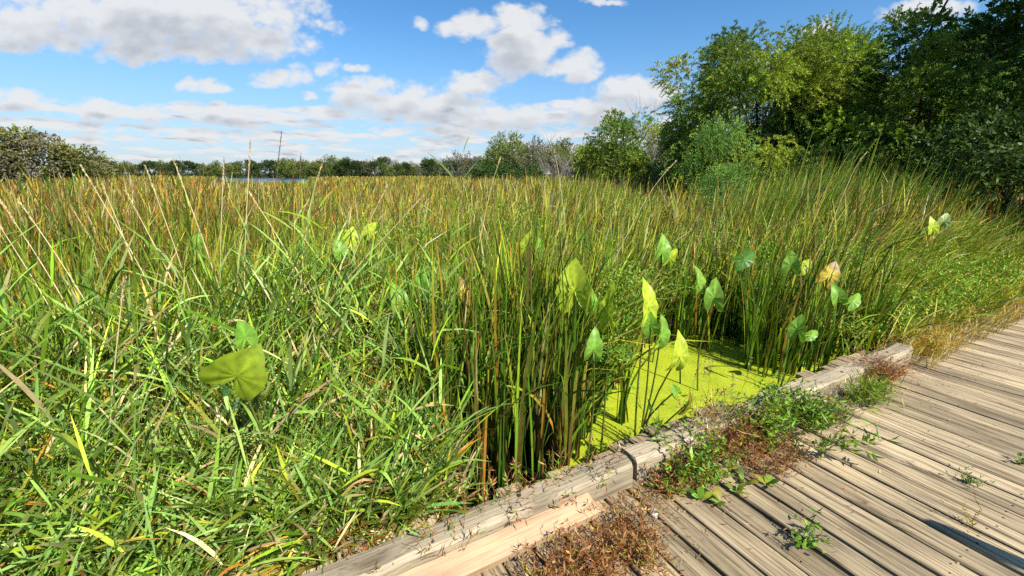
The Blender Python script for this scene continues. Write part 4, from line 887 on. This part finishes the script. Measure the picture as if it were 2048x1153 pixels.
for (px, py, hh_, lab) in ((1105, 1010, 0.24, 'dry reddish weed sprawling over the near timber above the loose board end'), (1195, 965, 0.25, 'dry branching weed near the right end of the near timber'), (975, 1065, 0.26, 'thin green and brown weed at mid length of the near timber'), (740, 1140, 0.16, 'small weed at the lower left end of the near timber'), (1040, 1035, 0.2, 'short curled brown weed between near timber and loose board'), (900, 1110, 0.2, 'sparse green weed growing up in front of the near timber, left of the loose board')):
    z_ = 0.02
    r_ = weed('thin_weed', lab, px, py, 0.06, hh_ * 1.25, 15, DRYR + [OLIVE], [('foliage', 11, (0.018, 0.050), (0.004, 0.010), DRYR + [GREEN, L_G, YGREEN], [1.3, 1.5, 1, 1, 0.9, 0.9, 0.6], 0.15)], wind=(0.1, 0.25), a1m=0.8, z=z_, elong=2.2)
    r_['group'] = G2
weed('green_blade_plant', 'single broad grass blade arching over the near timber', 893, 1112, 0.01, 0.2, 3, [YGREEN, L_G], [('blade', 2, (0.12, 0.2), (0.010, 0.014), [L_G, YGREEN], [1, 1], 0.3)], wind=(-0.5, 0.3), a1m=0.9, cat='grass')

# ------------------------------------------------------------------ trees
def crown_mesh(name, mat, H, R, base, nclump, nspray, nleaf, LL, LW, pal, pp, droop=0.5, spray=(0.25, 0.52), wind=0.15, flat=0.75, cr=0.30, lobed=0.14, trunk_r=0.14, nlimb=6, barkcol=(0.055, 0.042, 0.032), bare=0.0, shell=0.5):
    """returns (trunk mesh, crown mesh) with origin at the trunk foot"""
    cz = base + (H - base) * 0.5; rz = (H - base) * 0.5
    d = rdir(nclump); rad = shell + (1 - shell) * rng.random(nclump) ** 0.6
    f = 1 + lobed * np.sin(3 * np.arctan2(d[:, 1], d[:, 0]) + U(0, 6)) * np.sin(2.5 * d[:, 2] + U(0, 6))
    Cc = d * (rad * f)[:, None] * np.array([R, R, rz]) + np.array([0, 0, cz])
    Rc = min(R, rz) * cr * U(0.65, 1.35, nclump)
    lowc = Cc[:, 2] < base + 0.1 * rz; Cc[lowc, 2] += 0.15 * rz
    # trunk and limbs
    tb = MB(); fork = np.array([U(-0.1, 0.1), U(-0.1, 0.1), base * 0.6 + 0.25])
    tube(tb, [np.zeros(3) - [0, 0, 0.3], fork * 0.5 + NRM(0, 0.04, 3), fork], [trunk_r * 1.25, trunk_r, trunk_r * 0.85], barkcol, 8)
    li = rng.choice(nclump, min(nlimb, nclump), replace=False); ends = []
    for k in li:
        e = Cc[k]; t = np.linspace(0, 1, 7)[:, None]; m_ = (fork + e) / 2 + NRM(0, 0.12 * R, 3) + [0, 0, 0.15 * rz]
        pt = fork * (1 - t) ** 2 + 2 * m_ * t * (1 - t) + e * t ** 2; tube(tb, pt, np.linspace(trunk_r * 0.6, trunk_r * 0.12, 7), barkcol, 6); ends.append(pt)
    E = np.concatenate([p_[2:] for p_ in ends])
    for k in range(nclump):
        j = np.argmin(((E - Cc[k]) ** 2).sum(1)); s_ = E[j]; t = np.linspace(0, 1, 5)[:, None]
        pt = s_ * (1 - t) + Cc[k] * t + np.sin(t * PI) * NRM(0, 0.06 * R, 3); tube(tb, pt, np.linspace(trunk_r * 0.2, trunk_r * 0.05, 5), barkcol, 4)
    tm = tb.mesh(name + '_trunk', M_BARK, True)
    # foliage: leafy twigs
    n = nclump * nspray; ci = np.repeat(np.arange(nclump), nspray)
    o = rdir(n); O = Cc[ci] + o * (Rc[ci] * rng.random(n) ** 0.4)[:, None] * np.array([1, 1, flat])
    outw = norm(Cc[ci] - np.array([0, 0, cz]) * 0.9)
    D0 = norm(o * 0.8 + outw * 0.6 + rdir(n) * 0.4 + np.array([wind, 0, 0.35]))
    Ls = U(*spray, n)
    ct = pick(pal, pp, nclump, 0.14)[ci] * np.exp(NRM(0, 0.10, (n, 1)))
    m_ = n * nleaf; si = np.repeat(np.arange(n), nleaf); t = np.tile((np.arange(nleaf) + 0.5) / nleaf, n) + NRM(0, 0.05, m_)
    Pt = O[si] + D0[si] * (Ls[si] * t)[:, None] + np.array([0, 0, -1.0]) * (droop * Ls[si] * t ** 2)[:, None]
    Dd = norm(D0[si] + np.array([0, 0, -2.0]) * (droop * t)[:, None])
    DL = norm(Dd * 0.8 + rdir(m_) * 0.75)
    q = MB(); leaves(q, Pt, DL, rdir(m_) + np.array([0, 0, 0.7]), U(*LL, m_), U(*LW, m_), ct[si] * np.exp(NRM(0, 0.16, (m_, 1))), 0.06)
    return tm, q.mesh(name + '_crown', mat)
WPAL = [(0.23, 0.32, 0.036), (0.16, 0.25, 0.036), (0.30, 0.37, 0.042), (0.10, 0.18, 0.030)]
WPP = [2, 2, 1.2, 1]
TM = {}
TM['willow_a'] = crown_mesh('willow_a', M_TREE, 7.2, 3.1, 1.0, 44, 118, 26, (0.065, 0.12), (0.022, 0.036), WPAL, WPP, droop=0.55, nlimb=8, cr=0.30)
TM['willow_b'] = crown_mesh('willow_b', M_TREE, 7.6, 2.7, 1.0, 42, 112, 26, (0.065, 0.12), (0.022, 0.036), WPAL, [1.5, 2, 0.8, 1.4], droop=0.3, nlimb=8, cr=0.30, lobed=0.35)
TM['willow_c'] = crown_mesh('willow_c', M_TREE, 7.8, 3.2, 0.8, 44, 112, 26, (0.065, 0.12), (0.022, 0.036), WPAL, [2, 1.5, 1.4, 0.8], droop=0.4, nlimb=9, cr=0.28, wind=0.3)
TM['round'] = crown_mesh('round', M_TREE, 5.0, 2.3, 0.7, 44, 60, 20, (0.08, 0.15), (0.030, 0.05), WPAL, [1.5, 2, 1.0, 1.5], droop=0.5, nlimb=8, cr=0.36)
TM['sapling'] = crown_mesh('sapling', M_TREE, 3.6, 1.05, 0.7, 16, 44, 16, (0.07, 0.12), (0.018, 0.030), [(0.17, 0.30, 0.055), (0.14, 0.25, 0.045)], [1, 1], droop=0.15, nlimb=5, cr=0.36, trunk_r=0.05, spray=(0.25, 0.5))
TM['dark'] = crown_mesh('dark', M_TREE, 11.0, 3.6, 1.2, 64, 76, 18, (0.12, 0.20), (0.06, 0.10), [(0.080, 0.14, 0.024), (0.11, 0.18, 0.028)], [1, 1], droop=0.3, nlimb=8, cr=0.28, trunk_r=0.2)
TM['shrub'] = crown_mesh('shrub', M_TREE, 2.4, 1.5, 0.1, 22, 40, 14, (0.07, 0.12), (0.030, 0.055), [(0.045, 0.09, 0.018), (0.065, 0.11, 0.022)], [1, 1], droop=0.3, nlimb=6, cr=0.34, trunk_r=0.05)
TM['far_a'] = crown_mesh('far_a', M_FAR, 10, 5.0, 1.0, 34, 34, 9, (0.30, 0.55), (0.18, 0.32), [(0.15, 0.19, 0.045), (0.11, 0.15, 0.04), (0.19, 0.21, 0.05)], [1, 1, 0.6], droop=0.2, spray=(0.6, 1.3), cr=0.34, trunk_r=0.22, nlimb=5, shell=0.65)
TM['far_b'] = crown_mesh('far_b', M_FAR, 9, 4.4, 0.8, 26, 26, 7, (0.35, 0.65), (0.20, 0.38), [(0.050, 0.080, 0.024), (0.062, 0.095, 0.028)], [1, 1], droop=0.2, spray=(0.6, 1.2), cr=0.36, trunk_r=0.2, nlimb=5, shell=0.65)
TM['far_c'] = crown_mesh('far_c', M_FAR, 8, 3.2, 1.2, 16, 20, 5, (0.30, 0.5), (0.14, 0.26), [(0.15, 0.145, 0.09), (0.12, 0.12, 0.07)], [1, 1], droop=0.1, spray=(0.6, 1.3), cr=0.4, trunk_r=0.16, nlimb=7, shell=0.55, barkcol=(0.22, 0.19, 0.16))
TM['mid'] = crown_mesh('mid', M_TREE, 7.2, 3.6, 0.6, 34, 36, 10, (0.20, 0.34), (0.13, 0.22), [(0.21, 0.225, 0.065), (0.16, 0.19, 0.055), (0.27, 0.25, 0.12)], [1, 1, 0.7], droop=0.25, spray=(0.5, 1.0), cr=0.32, trunk_r=0.18, nlimb=7)
TM['poplar'] = crown_mesh('poplar', M_TREE, 7.0, 2.3, 2.6, 20, 24, 10, (0.12, 0.2), (0.08, 0.13), [(0.2, 0.25, 0.06), (0.15, 0.2, 0.05)], [1, 1], droop=0.1, spray=(0.4, 0.8), cr=0.34, trunk_r=0.14, nlimb=7)
TREE_CAT = {'sapling': 'young tree', 'shrub': 'shrub'}
def tree(kind, label, px, d, height, name='willow_tree', rz=0.0, group=None, wide=1.0, z=WATER, cat='tree'):
    """tree whose trunk stands below photo column px at forward distance d"""
    u = px - 1024.0; b = 860 * CT
    # column px on the horizon row
    x = u / (860 * CT + 228 * ST) * d
    root = empty(name, (x, d, z), rz); tag(root, label, cat, group)
    tm, cm = TM[kind]; k = height / {'willow_a': 7.2, 'willow_b': 7.6, 'willow_c': 7.8, 'sapling': 3.6, 'dark': 11.0, 'shrub': 2.4, 'far_a': 10, 'far_b': 9, 'far_c': 8, 'mid': 7.2, 'poplar': 7.0, 'round': 5.0}[kind]
    for nm, me in (('trunk', tm), ('crown', cm)):
        o = link(nm, me, root); o.scale = (k * wide, k * wide, k)
    return root
GW = 'willows of the right-hand grove'
tree('willow_a', 'tall rounded willow at the left front of the right-hand grove', 1478, 16.5, 6.8, rz=0.4, wide=0.95, group=GW)
tree('willow_b', 'willow with an open pointed top, second from the left in the grove', 1650, 17.0, 6.8, rz=1.6, group=GW)
tree('willow_c', 'broad willow with branches slanting right, next to the tall dark tree', 1815, 15.0, 6.3, rz=0.0, group=GW)
tree('willow_a', 'willow behind the slanting one, filling the gap towards the dark tree', 1900, 19.0, 7.2, rz=2.7, group=GW)
tree('willow_a', 'willow close behind the rounded one, seen through its crown', 1530, 18.8, 7.0, rz=3.3, group=GW)
tree('willow_b', 'willow closing the back of the grove behind the rounded one', 1600, 20.0, 7.2, rz=4.1, group=GW)
tree('dark', 'tall dark broadleaf tree cut by the upper right frame edge', 2100, 14.0, 11.5, 'dark_tree', rz=0.7)
tree('dark', 'dark tree deep behind the willows at the right', 2020, 24.0, 9.0, 'dark_tree', rz=2.2)
tree('dark', 'dark tree standing in the shade behind the middle willows', 1740, 25.0, 7.2, 'dark_tree', rz=4.0)
tree('sapling', 'young bright willow standing in front of the rounded willow', 1450, 12.2, 3.3, 'young_willow', rz=1.0, wide=0.85, cat='young tree')
tree('sapling', 'small low bright willow bush at the foot of the young willow', 1445, 11.2, 2.1, 'young_willow', rz=3.0, wide=1.0, cat='young tree')
tree('round', 'small round willow standing apart left of the grove', 1245, 27.0, 5.2, rz=5.2, wide=1.0)
GS = 'dark shrubs below the grove'
for k, (px, d, h, lab) in enumerate(((1370, 17, 2.6, 'dark shrub at the left foot of the rounded willow'), (1500, 16, 2.8, 'dark shrub under the rounded willow crown'), (1590, 15.5, 2.9, 'dark shrub below the second willow'), (1680, 15, 3.0, 'dark shrub in the deep shade at the middle of the grove'), (1770, 14.5, 3.0, 'dark shrub left of the slanting willow trunk'), (1880, 13.5, 3.2, 'dark shrub right of the slanting willow trunk'), (1980, 12.5, 3.4, 'dark shrub below the tall dark tree'), (2080, 11.0, 3.6, 'dark shrub at the right frame edge'), (1300, 25, 2.6, 'low dark shrub right of the small round willow'), (1180, 30, 2.4, 'low shrub left of the small round willow'))):
    tree('shrub', lab, px, d, h, 'shrub', rz=k * 1.3, group=GS, cat='shrub')
# bare grey bushes
def bare_bush(label, px, d, h, nst=26, spread=0.35):
    x = (px - 1024.0) / (860 * CT + 228 * ST) * d; root = empty('bare_bush', (x, d, WATER)); tag(root, label, 'bush')
    mb = MB(); gc = (0.24, 0.21, 0.18)
    for k in range(nst):
        az = U(0, 2 * PI); L = h * U(0.6, 1.1); t = np.linspace(0, 1, 6)
        pt = np.stack([np.cos(az) * spread * L * t ** 1.2, np.sin(az) * spread * L * t ** 1.2, L * t], -1) + np.cumsum(NRM(0, 0.04 * h / 3, (6, 3)), 0)
        tube(mb, pt, np.linspace(0.030, 0.008, 6) * h / 4, gc, 4)
        for j in range(9):
            i0 = rng.integers(2, 6); e = pt[i0] + norm(rdir(1)[0] * [1, 1, 0.3] + [0, 0, 0.9]) * L * U(0.12, 0.28)
            tube(mb, [pt[i0], (pt[i0] + e) / 2 + NRM(0, 0.02, 3) * h / 3, e], np.array([0.010, 0.007, 0.004]) * h / 4, gc, 3)
    mb.obj('branches', M_BARK, root); return root
bare_bush('bare grey bush between the small willow and the rounded willow', 1335, 24, 4.9)
bare_bush('bare grey twiggy bush left of the small round willow', 1160, 30, 3.6, 30, 0.6)
bare_bush('leafless grey thicket behind the light green tree', 1110, 48, 3.8, 30, 0.6)
tree('poplar', 'light airy green tree with visible limbs at the right end of the far shore', 1018, 62, 7.2, 'poplar_tree')
tree('far_c', 'greyish thin-leaved tree right of the airy green tree', 1062, 64, 6.2, 'grey_tree')
tree('poplar', 'small pale green tree behind the leafless thicket', 1105, 66, 6.0, 'poplar_tree', rz=2.0)
tree('shrub', 'wide low green bush at the right end of the far shore', 985, 60, 3.6, 'shrub', wide=1.6, cat='shrub')
tree('shrub', 'wide low bush in front of the greyish tree', 1045, 55, 3.2, 'shrub', wide=1.8, rz=2, cat='shrub')
tree('far_c', 'grey bare-looking tree left of the airy green tree', 915, 80, 5.2, 'grey_tree', rz=1.0)
tree('far_c', 'grey thin tree at the right end of the dense far shore', 945, 76, 4.8, 'grey_tree', rz=3.0)
# tree mound on the far left
tree('mid', 'tall greyish-green tree at the left frame edge', 18, 42, 5.9, 'oak_tree', rz=0.5)
tree('far_c', 'grey half-bare tree in the left mound of trees', 62, 41, 5.2, 'grey_tree', rz=0.2)
tree('mid', 'dark green spreading tree in the middle of the left mound', 100, 44, 5.2, 'oak_tree', rz=2.3)
tree('mid', 'low light green tree at the right end of the left mound', 160, 45, 4.2, 'oak_tree', rz=4.0, wide=1.2)
tree('mid', 'small light tree where the left mound meets the dark far shore', 190, 50, 3.6, 'oak_tree', rz=1.4, wide=1.2)
tree('mid', 'tree just outside the left end of the mound', -60, 40, 6.0, 'oak_tree', rz=3.3)
# far shore trees, each standing on its own
GF = 'trees along the far shore'
def far_row(x0, x1, d, h0, h1, n, dk):
    xs = np.linspace(x0, x1, n) + NRM(0, (x1 - x0) / n * 0.25, n)
    for k, px in enumerate(xs):
        kind = ['far_a', 'far_b', 'far_b'][rng.integers(0, 3)] if dk else ['far_a', 'far_a', 'far_b', 'far_c'][rng.integers(0, 4)]
        h = U(h0, h1)
        nm, lb = {'far_a': ('broadleaf_tree', 'rounded green tree in the dense row along the far shore of the marsh'), 'far_b': ('broadleaf_tree', 'dark green tree in the dense row along the far shore of the marsh'), 'far_c': ('grey_tree', 'grey thin-leaved tree among the green ones on the far shore')}[kind]
        tree(kind, lb, px, d + U(-12, 12), h, nm, rz=U(0, 6), group=GF + (' with grey leaves' if kind == 'far_c' else ' with dark crowns' if kind == 'far_b' else ''))
far_row(150, 640, 240, 6.5, 9.5, 34, True)
far_row(580, 980, 200, 4.8, 8.2, 30, False)
far_row(600, 1000, 235, 6.5, 10.5, 20, False)
tree('far_b', 'single dark tree slightly taller than the rest of the far shore', 862, 170, 7.2, 'broadleaf_tree', rz=1)
far_row(1000, 1500, 120, 8, 10, 18, False)
